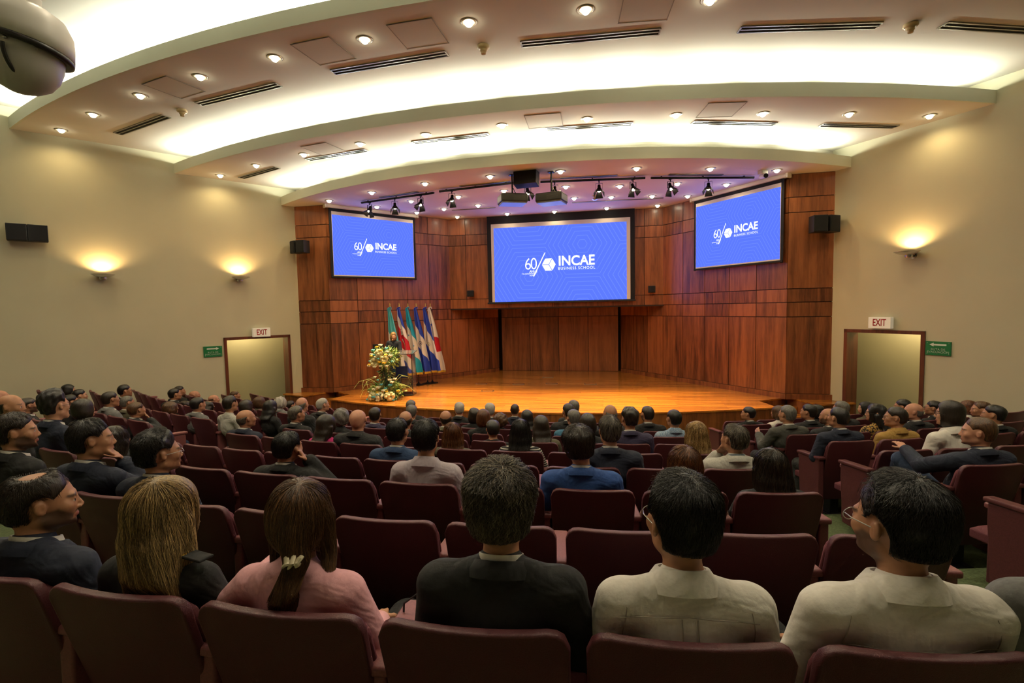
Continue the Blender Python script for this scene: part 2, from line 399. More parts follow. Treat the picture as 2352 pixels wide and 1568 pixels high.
panel_wall('wall_back', (-3.3, 15.5), (3.3, 15.5), [0, .305, 2.0, 2.335, Z3], [0, .083, .29, .5, .71, .917, 1], (0, 12))
mb = MB(); mb.prism([(-3.35, 15.47), (3.35, 15.47), (2.4, 17.6), (-2.4, 17.6)], -.03, 0.0); struct(mb.build('trim_9', M_GROOVE))
panel_wall('wall_back_lower', (-2.0, 17.2), (2.0, 17.2), [ZST, -.33, -.03], np.linspace(0, 1, 5), (0, 12), thick=.25)
mb = MB(); mb.box((0, 17.65, -1.1), (5.4, .1, 2.4)); struct(mb.build('wall_rear_stage', M_GROOVE))
mb = MB()
for s in (-1, 1): mb.prism([(s*6.65, 12.40), (s*5.71, 12.42), (s*5.71, 12.46), (s*6.65, 12.46)], 0, Z3)
# small glazed floor pockets near the back of the stage
for px, py in ((1106, 881), (1191, 882), (1267, 881), (1356, 882), (1259, 866), (1120, 898)):
    p = atz(px, py, ZST); mb = MB(); mb.box((0, 0, .004), (.34, .16, .008), mi=0); mb.box((0, 0, .0085), (.28, .10, .002), mi=1)
    o = mb.build('socket_cover', [M_CHROME, M_STAGE], loc=(p[0], p[1], ZST))
    nm = {1106: 'leftmost of the four in a line', 1191: 'second from left in the line of four', 1267: 'third from left in the line of four', 1356: 'rightmost of the four in a line', 1259: 'set behind the line of four', 1120: 'set nearest the stage front'}[px]
    tag(o, 'steel-edged socket cover in the stage floor, '+nm, 'floor socket', 'socket covers in the stage floor')
# ================================================================ CEILING FITTINGS
M_BULB = glow('lamp_glow', (1, .93, .66), 26.0); M_RING = mat('lamp_trim', (.55, .50, .38), .35, .6); M_WELL = mat('lamp_reflector', (.5, .45, .3), .3, .8)
WARM = (1.0, .74, .36)
ring = MB(); ring.lathe([(.062, .004), (.105, 0), (.108, -.006), (.09, -.012), (.066, -.010), (.06, .0)], 28)
well = MB(); well.lathe([(.062, -.005), (.05, .01), (.035, .02)], 24)
bulb = MB(); bulb.ball((0, 0, -.012), (.052, .052, .05), 20)
proto = empty('downlight'); ring.build('trim_ring', M_RING, proto, True, angle=0); bulb.build('bulb', M_BULB, proto, True, angle=0)
DLK = 1.7
def downlight(x, y, z, e, lab, grp, first=[True]):
    hue = (1.0, .84, .60) if z >= Z0 else WARM
    o = proto if first[0] else copy_tree(proto); first[0] = False
    o.location = (x, y, z); tag(o, lab, 'ceiling light', grp)
    lamp('downlight_lamp', 'SPOT', (x, y, z-.075), e*DLK, hue, .045, (0, 0, 0), spot=165, blend=.7)
ORD = ['first', 'second', 'third', 'fourth', 'fifth', 'sixth', 'seventh', 'eighth', 'ninth', 'tenth', 'eleventh', 'twelfth', 'thirteenth', 'fourteenth', 'fifteenth']
def row_of(xy, z, e, where, grp):
    xy = sorted(xy)
    for i, (x, y) in enumerate(xy):
        downlight(x, y, z, e, 'glowing recessed downlight, %s from the left in %s' % (ORD[i], where), grp)
row_of([(s*x, y) for x, y in ((1.5, 6.6), (3.0, 6.75), (4.5, 7.0), (6.0, 7.34), (7.55, 7.8), (8.92, 8.28)) for s in (-1, 1) if not (s > 0 and x > 4)]+[(0, 6.53)], Z1, 13, 'the highest ceiling tier shown', 'downlights in the upper tier')
row_of([(x, y) for x, y in ((-.12, 9.06), (1.39, 9.13), (2.91, 9.33), (4.4, 9.65), (5.92, 10.06), (7.41, 10.52), (-1.61, 9.17), (-3.05, 9.34), (-4.5, 9.66), (-5.97, 10.09), (-7.33, 10.58))], Z2, 13, 'the middle ceiling tier', 'downlights in the middle tier')
row_of([(s*x, y) for x, y in ((.76, 10.72), (2.32, 10.92), (3.85, 11.37), (5.3, 11.9)) for s in (-1, 1)], Z3, 15, 'the front line over the stage', 'downlights over the stage front')
row_of([(s*x, y) for x, y in ((.75, 12.09), (2.0, 12.4), (3.33, 12.54), (4.5, 12.95)) for s in (-1, 1)], Z3, 15, 'the second line over the stage', 'downlights over the stage')
row_of([(s*x, y) for x, y in ((.85, 13.42), (1.8, 13.57), (2.85, 13.76), (3.77, 14.02)) for s in (-1, 1)], Z3, 6, 'the third line over the stage', 'downlights over the stage')
row_of([(-2.86, 15.04), (-1.28, 15.01), (.14, 15.1), (1.67, 15.02), (3.1, 15.08)], Z3, 4, 'the line along the stage back wall', 'downlights along the back wall')
row_of([(x, 3.0+x*x/60) for x in (-7.5, -6, -4.5, -3, -1.5, 0, 1.5, 3, 4.5, 6, 7.5)], Z0, 46, 'the added unseen row above the middle rows', 'added downlights in the top ceiling')  # overhead downlights out of view, added to light the near audience
row_of([(x, .4+x*x/60) for x in (-6, -4.5, -3, -1.5, 0, 1.5, 3, 4.5, 6)], ZR, 4, 'the added unseen row above the nearest rows', 'added downlights in the top ceiling, rear')  # unseen rear downlights, put in to brighten the nearest people
# linear slot vents
M_VENT = mat('vent_metal', (.36, .34, .28), .35, .8); M_SLOT = mat('vent_slot', (.008, .008, .008), .8)
def vent(a, b, z, lab, grp, wd=.15):
    a, b = np.array(a), np.array(b); c = (a+b)/2; L = np.hypot(*(b-a)); an = math.atan2(b[1]-a[1], b[0]-a[0])
    root = empty('slot_vent', (c[0], c[1], z), an, lab, 'air vent', grp)
    f = MB()
    for y in (-wd/2, 0, wd/2): f.box((0, y, -.006), (L, .022, .018))
    for x in (-L/2, L/2): f.box((x, 0, -.006), (.02, wd, .018))
    f.build('frame', M_VENT, root); g = MB()
    for y in (-wd/4, wd/4): g.box((0, y, -.002), (L-.02, wd/2-.022, .006))
    g.build('slot', M_SLOT, root)
v1 = [((-8.06, 8.71), (-6.35, 8.19)), ((-5.34, 7.87), (-3.51, 7.53)), ((-2.42, 7.35), (-.53, 7.22)), ((.57, 7.22), (2.46, 7.33)), ((3.52, 7.54), (5.36, 7.87)), ((6.22, 8.07), (8.0, 8.68))]
for i, (a, b) in enumerate(v1): vent(a, b, Z1, 'dark twin-slot air vent, %s from the left in the highest tier' % ORD[i], 'vents in the upper tier')
v2 = [((-7.03, 10.91), (-5.64, 10.36)), ((-4.64, 10.01), (-3.12, 9.73)), ((-2.02, 9.55), (-.47, 9.46)), ((.63, 9.46), (2.18, 9.57)), ((3.26, 9.78), (4.77, 10.26)), ((5.65, 10.53), (7.11, 11.0))]
for i, (a, b) in enumerate(v2): vent(a, b, Z2, 'twin-slot air vent, %s from the left in the middle tier' % ORD[i], 'vents in the middle tier')
for i, (a, b) in enumerate([((873, 453), (960, 440)), ((1057, 427), (1170, 416)), ((1288, 408), (1417, 402)), ((1537, 400), (1659, 401))]):
    vent(atz(*a, Z3)[:2], atz(*b, Z3)[:2], Z3, 'thin slot vent, %s from the left above the spotlight tracks' % ORD[i], 'vents over the stage', .08)
for i, (a, b) in enumerate([((1039, 482), (1138, 476)), ((1315, 465), (1523, 454))]):
    vent(atz(*a, Z3)[:2], atz(*b, Z3)[:2], Z3, 'thin slot vent at the back of the stage ceiling, %s one' % ('left', 'right')[i], 'vents over the stage', .06)
M_PANL = mat('hatch_paint', (.66, .62, .52), .85)
for i, (px, py, z, nm) in enumerate([(400, 201, Z1, 'near the left end of the highest tier'), (745, 118, Z1, 'left of centre in the highest tier'), (962, 78, Z1, 'beside the centre smoke detector'), (1485, 16, Z1, 'at the centre top of the picture'), (745, 342, Z2, 'at the left of the middle tier'), (1250, 277, Z2, 'at the centre of the middle tier'), (1655, 252, Z2, 'right of centre in the middle tier')]):
    p = atz(px, py, z); a = math.atan((p[0])/22); mb = MB(); mb.box((0, 0, -.002), (.62, .62, .004), rz=a, mi=0)
    for d in ((0, .31), (0, -.31)): mb.box((d[0]*math.cos(a)-d[1]*math.sin(a), d[0]*math.sin(a)+d[1]*math.cos(a), -.005), (.64, .012, .004), rz=a, mi=1)
    for d in ((.31, 0), (-.31, 0)): mb.box((d[0]*math.cos(a)-d[1]*math.sin(a), d[0]*math.sin(a)+d[1]*math.cos(a), -.005), (.012, .64, .004), rz=a, mi=1)
    tag(mb.build('access_hatch', [M_PANL, mat('hatch_edge', (.34, .30, .24), .8)], loc=(p[0], p[1], z-.003)), 'square painted access hatch '+nm, 'ceiling hatch', 'access hatches')
M_IVORY = mat('ivory_plastic', (.62, .48, .24), .45)
for i, (px, py) in enumerate([(418, 252), (1110, 105), (2092, 55)]):
    p = atz(px, py, Z1); root = empty('smoke_detector', (p[0], p[1], Z1), 0, 'ivory smoke detector hanging from the highest tier, %s of three' % ('leftmost', 'middle', 'rightmost')[i], 'smoke detector', 'smoke detectors')
    b = MB(); b.lathe([(.03, .0), (.085, -.002), (.088, -.03), (.075, -.045), (.03, -.05)], 24); b.build('base', M_IVORY, root, True)
    b = MB(); b.lathe([(.045, -.045), (.048, -.08), (.035, -.09), (.034, -.115), (.01, -.12)], 20); b.build('sensor_head', M_IVORY, root, True)
p = atz(1366, 449, Z3); root = empty('sprinkler', (p[0], p[1], Z3), 0, 'small brass and clear sprinkler head in the stage ceiling', 'sprinkler')
b = MB(); b.lathe([(.06, 0), (.06, -.02), (.03, -.03), (.03, -.06), (.055, -.065), (.05, -.075)], 16); b.build('body', M_IVORY, root, True)
b = MB(); b.lathe([(.065, -.085), (.075, -.10), (.02, -.13)], 16); b.build('deflector', mat('clear_plastic', (.8, .75, .75), .1, trans=.8), root, True)
# ================================================================ SCREENS
M_BLUE = glow('projected_blue', (.085, .150, .93), 1.08); M_BLUE2 = glow('projected_line', (.12, .20, 1.0), 1.08)
M_LOGO = glow('projected_white', (.93, .97, 1.0), 1.15); M_CLOTHW = mat('screen_cloth', (.72, .68, .60), .9)
M_CASE = mat('screen_case', (.74, .69, .56), .5)
def clip_seg(p, q, W, H):
    t0, t1 = 0., 1.; d = (q[0]-p[0], q[1]-p[1])
    for a, b in ((-d[0], p[0]), (d[0], W-p[0]), (-d[1], p[1]), (d[1], H-p[1])):
        if a == 0:
            if b < 0: return None
        else:
            r = b/a
            if a < 0: t0 = max(t0, r)
            else: t1 = min(t1, r)
    if t0 >= t1: return None
    return (p[0]+d[0]*t0, p[1]+d[1]*t0), (p[0]+d[0]*t1, p[1]+d[1]*t1)
def slide(parent, org, ux, un, W, H):
    """the projected slide: org is the lower-left corner of the picture, ux to the viewer's right, un towards the viewer"""
    uz = np.array([0, 0, 1.0]); P = lambda L: on_plane(L, org, ux, uz, un)
    MB().add(P([(0, 0, .001), (W, 0, .001), (W, H, .001), (0, H, .001)]), [(0, 1, 2, 3)]).build('projected_picture', M_BLUE, parent)
    mb = MB(); Rr = .27*W; lw = .0022*W
    for i in range(-3, 4):
        for j in range(-3, 4):
            c = (.677*W+1.5*Rr*i, .74*H-math.sqrt(3)*Rr*(j+i/2))
            if not (-Rr < c[0] < W+Rr and -Rr < c[1] < H+Rr): continue
            for k in range(1, 8):
                r = Rr*k/7.4; v = [(c[0]+r*math.cos(q*math.pi/3), c[1]+r*math.sin(q*math.pi/3)) for q in range(6)]
                for q in range(6):
                    s = clip_seg(v[q], v[(q+1) % 6], W, H)
                    if s is None: continue
                    (x0, y0), (x1, y1) = s; L = math.hypot(x1-x0, y1-y0)
                    if L < 1e-4: continue
                    nx, ny = -(y1-y0)/L*lw, (x1-x0)/L*lw
                    mb.add(P([(x0+nx, y0+ny, .002), (x0-nx, y0-ny, .002), (x1-nx, y1-ny, .002), (x1+nx, y1+ny, .002)]), [(0, 1, 2, 3)])
    mb.build('hexagon_pattern', M_BLUE2, parent)
    def txt(s, u, v, size, mbx, **k):
        vs, fs = text_mesh(s, size*W, .0005, **k); mbx.add(P([(x+u*W, y+(1-v)*H, z+.004) for x, y, z in vs]), fs)
    a = MB(); txt('60', .287, .505, .128, a, font_scale=(.86, 1.0), bold=-.0012*W, space=.82)
    sx = [(.393, .355), (.400, .355), (.312, .665), (.302, .665)]
    a.add(P([(u*W, (1-v)*H, .004) for u, v in sx]), [(0, 3, 2, 1)]); a.build('anniversary_number', M_LOGO, parent)
    a = MB(); txt('Años', .303, .60, .030, a, shear=.3, bold=0); txt('TRANSFORMANDO', .272, .631, .0125, a); txt('VIDAS', .292, .655, .0125, a); a.build('small_print', M_LOGO, parent)
    a = MB(); cu, cv, r = .424, .515, .055
    hexp = [(cu*W+r*W*math.cos(q*math.pi/3), (1-cv)*H+r*W*math.sin(q*math.pi/3)) for q in range(6)]; c0 = (cu*W, (1-cv)*H)
    g = .09
    for q in (0, 2, 4):   # three rhombs of the cube, split by thin gaps
        quad = [c0, hexp[(q+5) % 6], hexp[q], hexp[(q+1) % 6]]
        quad = [c0, hexp[(q+1) % 6], hexp[(q+2) % 6], hexp[(q+3) % 6]]
        m = (sum(p[0] for p in quad)/4, sum(p[1] for p in quad)/4)
        quad = [(m[0]+(x-m[0])*(1-g), m[1]+(y-m[1])*(1-g), .004) for x, y in quad]; a.add(P(quad), [(0, 1, 2, 3)])
    a.build('cube_emblem', M_LOGO, parent)
    a = MB(); txt('INCAE', .632, .478, .094, a, bold=.0022*W, font_scale=(1.0, 1.08)); a.build('school_name', M_LOGO, parent)
    a = MB(); txt('BUSINESS SCHOOL', .633, .573, .0300, a, bold=0, font_scale=(.92, 1.0), space=1.22); a.build('school_subtitle', M_LOGO, parent)
# centre screen
YS = 15.36; c = [aty(px, py, YS) for px, py in ((1133.4, 522.1), (1438, 511.4), (1137.4, 693.9), (1440.7, 686.4))]
x0, x1 = (c[0][0]+c[2][0])/2, (c[1][0]+c[3][0])/2; z1, z0 = (c[0][2]+c[1][2])/2, (c[2][2]+c[3][2])/2
e = [aty(px, py, YS) for px, py in ((1128, 515), (1446, 498.8), (1130.5, 694), (1449.5, 686.4))]
X0, X1 = (e[0][0]+e[2][0])/2, (e[1][0]+e[3][0])/2; Z1s = (e[0][2]+e[1][2])/2
root = empty('projection_screen', ((x0+x1)/2, YS, z0), 0, 'large centre projection screen showing the blue anniversary slide', 'projection screen'); cx_ = (x0+x1)/2
L = lambda x: x-cx_
mb = MB(); mb.box((L((X0+X1)/2), 0, (Z1s-z0)/2), (X1-X0, .006, Z1s-z0)); mb.build('screen_cloth', M_CLOTHW, root)
mb = MB(); mb.box((L((X0+X1)/2), .02, (Z3-z0)/2), (X1-X0+.26, .02, Z3-z0+.1)); mb.build('black_masking', M_BLKF, root)
mb = MB(); mb.box((L((X0+X1)/2), -.01, -.035), (X1-X0+.3, .06, .05)); mb.build('bottom_bar', M_BLACK, root, bevel=.01)
slide(root, np.array([L(x0), -.006, 0.0]), np.array([1., 0, 0]), np.array([0, -1., 0]), x1-x0, z1-z0)
lamp('screen_glow', 'AREA', (cx_, YS-.1, (z0+z1)/2), 26, (.22, .32, 1.0), 3.9, Euler((R_(-90), 0, 0)), sy=2.2)
# side screens hang in front of the angled walls
for s in (-1, 1):
    A = np.array([s*5.70, 12.38]); B = np.array([s*3.3, 15.5]); d = (B-A)/np.hypot(*(B-A)); nn = np.array([-d[1], d[0]]); nn = nn if nn@(np.array([0, 12])-A) > 0 else -nn
    U0, U1, ZA, ZB_ = .10, 2.55, .985, 2.585
    ux = d if s < 0 else -d; uo = U0 if s < 0 else U1
    org = A+d*(U0+U1)/2+nn*.14
    root = empty('projection_screen', (org[0], org[1], ZA), 0, 'smaller projection screen with the blue slide, on the %s stage wall' % ('left' if s < 0 else 'right'), 'projection screen')
    root.rotation_euler = (0, 0, math.atan2(ux[1], ux[0])); W = U1-U0; H = ZB_-ZA
    mb = MB(); mb.box((0, 0, H/2+.03), (W+.02, .006, H+.12)); mb.build('screen_cloth', M_CLOTHW, root)
    mb = MB()
    for x in (-W/2-.04, W/2+.04): mb.box((x, .004, H/2+.05), (.075, .008, H+.28))
    mb.box((0, .004, H+.14), (W+.1, .008, .11)); mb.box((0, .0, -.055), (W+.14, .03, .045)); mb.build('black_masking', M_BLKF, root)
    mb = MB(); mb.box((0, .02, H+.225), (W+.30, .13, .105)); mb.build('case', M_CASE, root, bevel=.03)
    mb = MB()
    for x in (-W/2-.17, W/2+.17): mb.box((x, .02, H+.225), (.05, .15, .13))
    mb.build('end_cap', M_CASE, root, bevel=.02)
    slide(root, np.array([-W/2, -.004, 0.0]), np.array([1., 0, 0]), np.array([0, -1., 0]), W, H)
    pc = A+d*(U0+U1)/2+nn*.25
    l = lamp('screen_glow', 'AREA', (pc[0], pc[1], (ZA+ZB_)/2), 9, (.22, .32, 1.0), 2.3, None, sy=1.4)
    l.rotation_euler = Vector((nn[0], nn[1], 0)).to_track_quat('-Z', 'Y').to_euler()
# ================================================================ TRACK SPOTS, PROJECTORS, SPEAKERS
TR = [((830, 466), (997, 443)), ((1009, 440), (1180, 420)), ((1241, 418), (1482, 409)), ((1495, 409), (1732, 408))]
for i, (a, b) in enumerate(TR):
    a, b = atz(*a, Z3-.05), atz(*b, Z3-.05); c = (a+b)/2; an = math.atan2(b[1]-a[1], b[0]-a[0]); L = math.hypot(b[0]-a[0], b[1]-a[1])
    mb = MB(); mb.box((0, 0, .025), (L, .04, .03)); mb.box((0, 0, .005), (L, .015, .02))
    for t in (-.4, 0, .4): mb.box((t*L, 0, .047), (.03, .03, .02))
    tag(mb.build('lighting_track', M_BLACK, loc=(c[0], c[1], Z3-.066)), 'black ceiling lighting track, %s of four from the left' % ORD[i], 'lighting track', 'lighting tracks').rotation_euler = (0, 0, an)
M_HOT = glow('spot_lamp_glow', (1, .86, .6), 18)
SPX = [(849, 482, -20), (907, 470, 25), (966, 463, -10), (1038, 455, 0), (1212, 432, 30), (1274, 424, 0), (1376, 430, 0), (1454, 430, 30), (1540, 429, 30), (1627, 427, -15)]
M_DOOR = mat('barn_door_black', (.015, .014, .014), .55, .3)
for i, (px, py, az) in enumerate(SPX):
    # plan position: under the track line, drop chosen from the picture height
    tk = [(atz(*a, Z3-.05), atz(*b, Z3-.05)) for a, b in TR]
    k = min(range(4), key=lambda q: abs(px-max(TR[q][0][0], min(px, TR[q][1][0])))); a, b = tk[k]
    d = ray(px, py); n = np.array([-(b[1]-a[1]), b[0]-a[0]]); t = ((a[:2]-CAMP[:2])@n)/(d[:2]@n); P = CAMP+d*t
    root = empty('stage_spotlight', (P[0], P[1], Z3-.06), R_(az), 'black stage spotlight with barn doors, %s of ten from the left' % ORD[i], 'spotlight', 'stage spotlights')
    h = (Z3-.06)-P[2]; h = max(.2, min(.36, h))
    mb = MB(); mb.box((0, 0, -.01), (.035, .09, .03)); mb.tube([(0, 0, -.02), (0, 0, -.07)], .012); mb.build('track_adapter', M_DARKM, root)
    T = Matrix.Rotation(R_(-22), 3, 'X')
    mb = MB()
    for sx in (-1, 1): mb.box((sx*.075, 0, -.07-(h-.05)/2), (.006, .022, h-.05))
    mb.box((0, 0, -.07), (.156, .022, .006)); mb.build('yoke', M_DARKM, root)
    mb = MB(); mb.lathe([(.03, .10), (.036, .07), (.036, .03), (.058, -.01), (.066, -.045), (.062, -.045)], 18, (0, 0, -h+.01), M=T); mb.build('housing', M_DARKM, root, True)
    mb = MB(); mb.ball(tuple(Vector((0, 0, -h+.01))+T@Vector((0, 0, -.03))), .045, 12); mb.build('lamp', M_HOT, root, True)
    for q in range(4):
        A_ = Matrix.Rotation(q*math.pi/2, 3, 'Z'); op = (.75, .5, .75, .5)[q]
        pts = [(-.05, .062, -.045), (.05, .062, -.045), (.085, .062+.10*op, -.15), (-.085, .062+.10*op, -.15)]
        vs = [tuple(Vector((0, 0, -h+.01))+T@(A_@Vector(p))) for p in pts]+[tuple(Vector((0, 0, -h+.01))+T@(A_@Vector((p[0], p[1]+.004, p[2])))) for p in pts]
        MB().add(vs, [(0, 1, 2, 3), (7, 6, 5, 4), (0, 4, 5, 1), (1, 5, 6, 2), (2, 6, 7, 3), (3, 7, 4, 0)]).build('barn_door', M_DOOR, root)
    tgt = Vector((P[0]*.82+.3, 11.05+.12*abs(P[0]), ZST)); o_ = Vector((P[0], P[1], Z3-.06-h-.12))
    l = lamp('spotlight_lamp', 'SPOT', o_, 800, (1, .68, .30), .03, None, spot=64, blend=.9); l.rotation_euler = (tgt-o_).to_track_quat('-Z', 'Y').to_euler()
# projectors
M_PROJ = mat('projector_shell', (.035, .033, .028), .35); M_PROJB = mat('projector_base_screenlit', (.16, .22, .34), .25)  # blue light from the screens is put into the base plate colour
for (px, py, az, lab) in ((1177, 459, 24, 'black ceiling projector on a pole, the left one, with yellow stickers'), (1267, 457, -12, 'black ceiling projector on a pole, the right one')):
    P = aty(px, py, 10.75); root = empty('projector', (P[0], P[1], P[2]), R_(az), lab, 'projector', 'ceiling projectors')
    mb = MB(); mb.box((0, 0, .01), (.58, .48, .19)); mb.build('body', M_PROJ, root, bevel=.035)
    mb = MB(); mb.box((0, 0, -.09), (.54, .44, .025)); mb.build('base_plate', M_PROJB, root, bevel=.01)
    mb = MB(); mb.tube([(.16, .225, .0), (.16, .275, .0)], .055, 20); mb.build('lens', M_DARKM, root, True)
    mb = MB()
    for z in (-.04, -.02, 0, .02, .04): mb.box((.1, -.236, z), (.26, .008, .006))
    mb.build('vent_grille', mat('grille_grey', (.10, .10, .09), .4), root)
    mb = MB()
    if az > 0:
        for x, z in ((-.2, .02), (-.12, -.015), (-.21, -.03)): mb.box((x, -.233, z), (.09, .004, .035))
    else: mb.box((-.15, -.233, .02), (.04, .004, .05))
    mb.build('sticker', mat('yellow_sticker' if az > 0 else 'white_sticker', (.75, .6, .04) if az > 0 else (.6, .6, .5), .5), root)
    mb = MB()
    for x, y in ((-.22, -.17), (.22, -.17), (-.22, .17), (.22, .17)): mb.lathe([(.018, .07), (.018, .10)], 10, (x, y, 0))
    mb.build('foot', M_BLACK, root)
    mb = MB(); H = Z3-P[2]; mb.tube([(0, 0, .08), (0, 0, H)], .018, 12); mb.box((0, 0, H-.008), (.12, .12, .012)); mb.box((0, 0, .09), (.22, .18, .02))
    mb.build('ceiling_pole', M_DARKM, root)
    mb = MB(); mb.tube([(.02, 0, .25), (.06, 0, .16), (.14, .02, .12), (.2, -.02, .14), (.24, -.08, .09)], .008, 6); mb.build('cable', M_BLACK, root, True)
P = aty(1209, 405, 10.62); root = empty('hanging_loudspeaker', (P[0], P[1], P[2]-.02), R_(-6), 'black loudspeaker hung from the ceiling between the two projectors', 'loudspeaker')
mb = MB(); Tq = Matrix.Rotation(R_(-8), 3, 'X'); mb.box((0, 0, 0), (.50, .28, .36), M=Tq); mb.build('cabinet', M_BLACK, root, bevel=.012)
mb = MB(); mb.box((0, -.145, 0.02), (.47, .012, .33), M=Tq); mb.build('grille', M_BLKF, root)
mb = MB(); mb.box((-.2, -.15, -.15), (.03, .01, .01)); mb.box((.2, -.15, -.15), (.03, .01, .01)); mb.build('badge', mat('badge_grey', (.2, .2, .2), .4), root)
mb = MB(); mb.tube([(0, 0, .15), (0, 0, Z3-P[2]+.02)], .015, 8); mb.build('bracket', M_DARKM, root)
# security camera by the right screen
P = atz(1752, 392, Z3); root = empty('security_camera', (P[0], P[1], Z3), R_(35), 'white bullet security camera under the ceiling beside the right screen', 'security camera')
mb = MB(); mb.box((0, 0, -.04), (.18, .12, .08)); mb.build('mount', M_WHITEP, root, bevel=.01)
mb = MB(); mb.tube([(0.08, .1, -.09), (-.1, -.16, -.15)], .05, 16); mb.build('body', M_WHITEP, root, True)
mb = MB(); mb.tube([(-.1, -.16, -.15), (-.112, -.178, -.154)], .045, 16); mb.build('lens', M_BLACK, root, True)
# loudspeaker pairs
def vspeaker(P, rz, wd, ht, dp, lab, splay=14, single=False):
    root = empty('wall_loudspeaker', P, rz, lab, 'loudspeaker')
    for q in ((0,) if single else (-1, 1)):
        mb = MB(); M_ = Matrix.Rotation(R_(q*splay), 3, 'Z')
        mb.box((q*wd/4, 0, 0), (wd/2 if not single else wd, dp, ht), M=None); vs = [tuple(M_@Vector(v)) for v in mb.v]; mb.v = vs
        mb.build('cabinet', M_BLACK, root, bevel=.01)
        mb = MB(); mb.box((q*wd/4, -dp/2-.004, 0), ((wd/2 if not single else wd)-.03, .008, ht-.03)); mb.v = [tuple(M_@Vector(v)) for v in mb.v]
        mb.build('grille', M_BLKF, root)
    mb = MB(); mb.tube([(0, dp/2-.02, 0), (0, dp/2+.13, 0)], .02, 8); mb.box((0, dp/2+.13, 0), (.1, .015, .14)); mb.build('bracket', M_DARKM, root)
P = aty(686, 567, 12.05); vspeaker((P[0], P[1], P[2]), R_(-18), .50, .33, .25, 'black two-sided loudspeaker on the corner left of the stage')
P = aty(1896, 514, 12.05); vspeaker((P[0], P[1], P[2]), R_(18), .58, .36, .25, 'black two-sided loudspeaker on the corner right of the stage')
P = on_wall(63, 535, -1, .16); vspeaker((P[0], P[1], P[2]), math.atan2(WD[-1][1], WD[-1][0])+math.pi*0, .60, .33, .2, 'black loudspeaker pair high on the left side wall', splay=2)
for px, py, sd in ((1081, 674, 'left'), (1497, 664, 'right')):
    P = aty(px, py, 15.36); vspeaker((P[0], P[1], P[2]), 0, .20, .2, .14, 'small black monitor speaker on the back wall, %s of the screen' % sd, single=True)
# ================================================================ WALL LIGHTS AND SIGNS
for px, py, s, lab in ((237, 630, -1, 'chrome dish wall light glowing upward, nearer one on the left wall'), (553, 636, -1, 'chrome dish wall light glowing upward, farther one on the left wall'), (2083, 578, 1, 'chrome dish wall light glowing upward on the right wall')):
    P = on_wall(px, py, s, .22); an = math.atan2(WN[s][1], WN[s][0])+math.pi/2
    root = empty('wall_sconce', (P[0], P[1], P[2]), an, lab, 'wall light', 'chrome wall lights')
    mb = MB(); mb.lathe([(.0, -.065), (.07, -.058), (.15, -.035), (.205, 0), (.21, .006), (.2, .006), (.14, -.02), (.05, -.035)], 36, caps=False); mb.build('dish', M_CHROME, root, True, angle=0)
    mb = MB(); mb.lathe([(.2, .006), (.15, .03), (.08, .045), (0, .05)], 36, caps=False)
    mb.v = [v for v in mb.v]; mb.build('glass_lens', mat('sconce_glass', (.8, .7, .55), .15, trans=.9), root, True, angle=0)
    mb = MB(); mb.lathe([(.0, -.115), (.055, -.11), (.07, -.085), (.06, -.05)], 24, (0, .07, 0)); mb.tube([(0, .07, -.09), (0, .21, -.07)], .03, 10); mb.lathe([(.06, .0), (.06, .02)], 20, (0, .215, -.07), M=Matrix.Rotation(R_(-90), 3, 'X')); mb.build('wall_arm', M_CHROME, root, True)
    Q = P-np.append(WN[s], 0)*.04
    l = lamp('sconce_lamp', 'SPOT', (Q[0], Q[1], Q[2]+.075), 30, (1, .62, .26), .03, None, spot=150, blend=.6)
    l.rotation_euler = Vector((-WN[s][0]*.35, -WN[s][1]*.35, 1)).to_track_quat('-Z', 'Y').to_euler()
M_SIGNW = mat('sign_white', (.80, .74, .60), .5, emit=(.9, .8, .6), es=.15); M_RED = mat('sign_red', (.55, .02, .015), .5); M_GREEN = mat('sign_green', (.01, .19, .06), .4)
M_SWHITE = mat('sign_lettering', (.75, .8, .7), .5)
for s, ex, gr in ((-1, (600, 763), (489, 807)), (1, (2023, 741), (2155, 800))):
    ux = WD[s] if s < 0 else -WD[s]; an = math.atan2(ux[1], ux[0]); side = 'left' if s < 0 else 'right'
    P = on_wall(*ex, s, .07); root = empty('exit_sign', (P[0], P[1], P[2]), an, 'white EXIT sign with red letters above the %s doorway' % side, 'exit sign')
    mb = MB(); mb.box((0, 0, 0), (.42, .11, .23)); mb.build('box', M_SIGNW, root, bevel=.008)
    vs, fs = text_mesh('EXIT', .2, .001, bold=.004, font_scale=(.62, 1)); MB().add([(x, -.0565, y) for x, y, z in vs if True], [f for f in fs]).build('lettering', M_RED, root)
    P = on_wall(*gr, s, .015); root = empty('evacuation_sign', (P[0], P[1], P[2]), an, 'green evacuation route sign with a white arrow beside the %s doorway' % side, 'evacuation sign')
    mb = MB(); mb.box((0, 0, 0), (.40, .02, .26)); mb.build('plate', M_GREEN, root)
    q = 1 if s < 0 else -1
    mb = MB(); ar = [(-.13*q, .085), (.07*q, .085), (.07*q, .105), (.14*q, .07), (.07*q, .035), (.07*q, .055), (-.13*q, .055)]
    mb.add([(x, -.0115, z) for x, z in ar], [tuple(range(7))]); mb.build('arrow', M_SWHITE, root)
    mb = MB()
    for tx, zz in (('RUTA DE', -.02), ('EVACUACIÓN', -.07)):
        vs, fs = text_mesh(tx, .055, .0005, bold=.0005); mb.add([(x, -.0115, y+zz) for x, y, z in vs], fs)
    mb.build('lettering', M_SWHITE, root)
    mb = MB()
    for x in (-.17, .17):
        for z in (-.1, .1): mb.ball((x, -.012, z), .008, 6)
    mb.build('screw', M_CHROME, root)
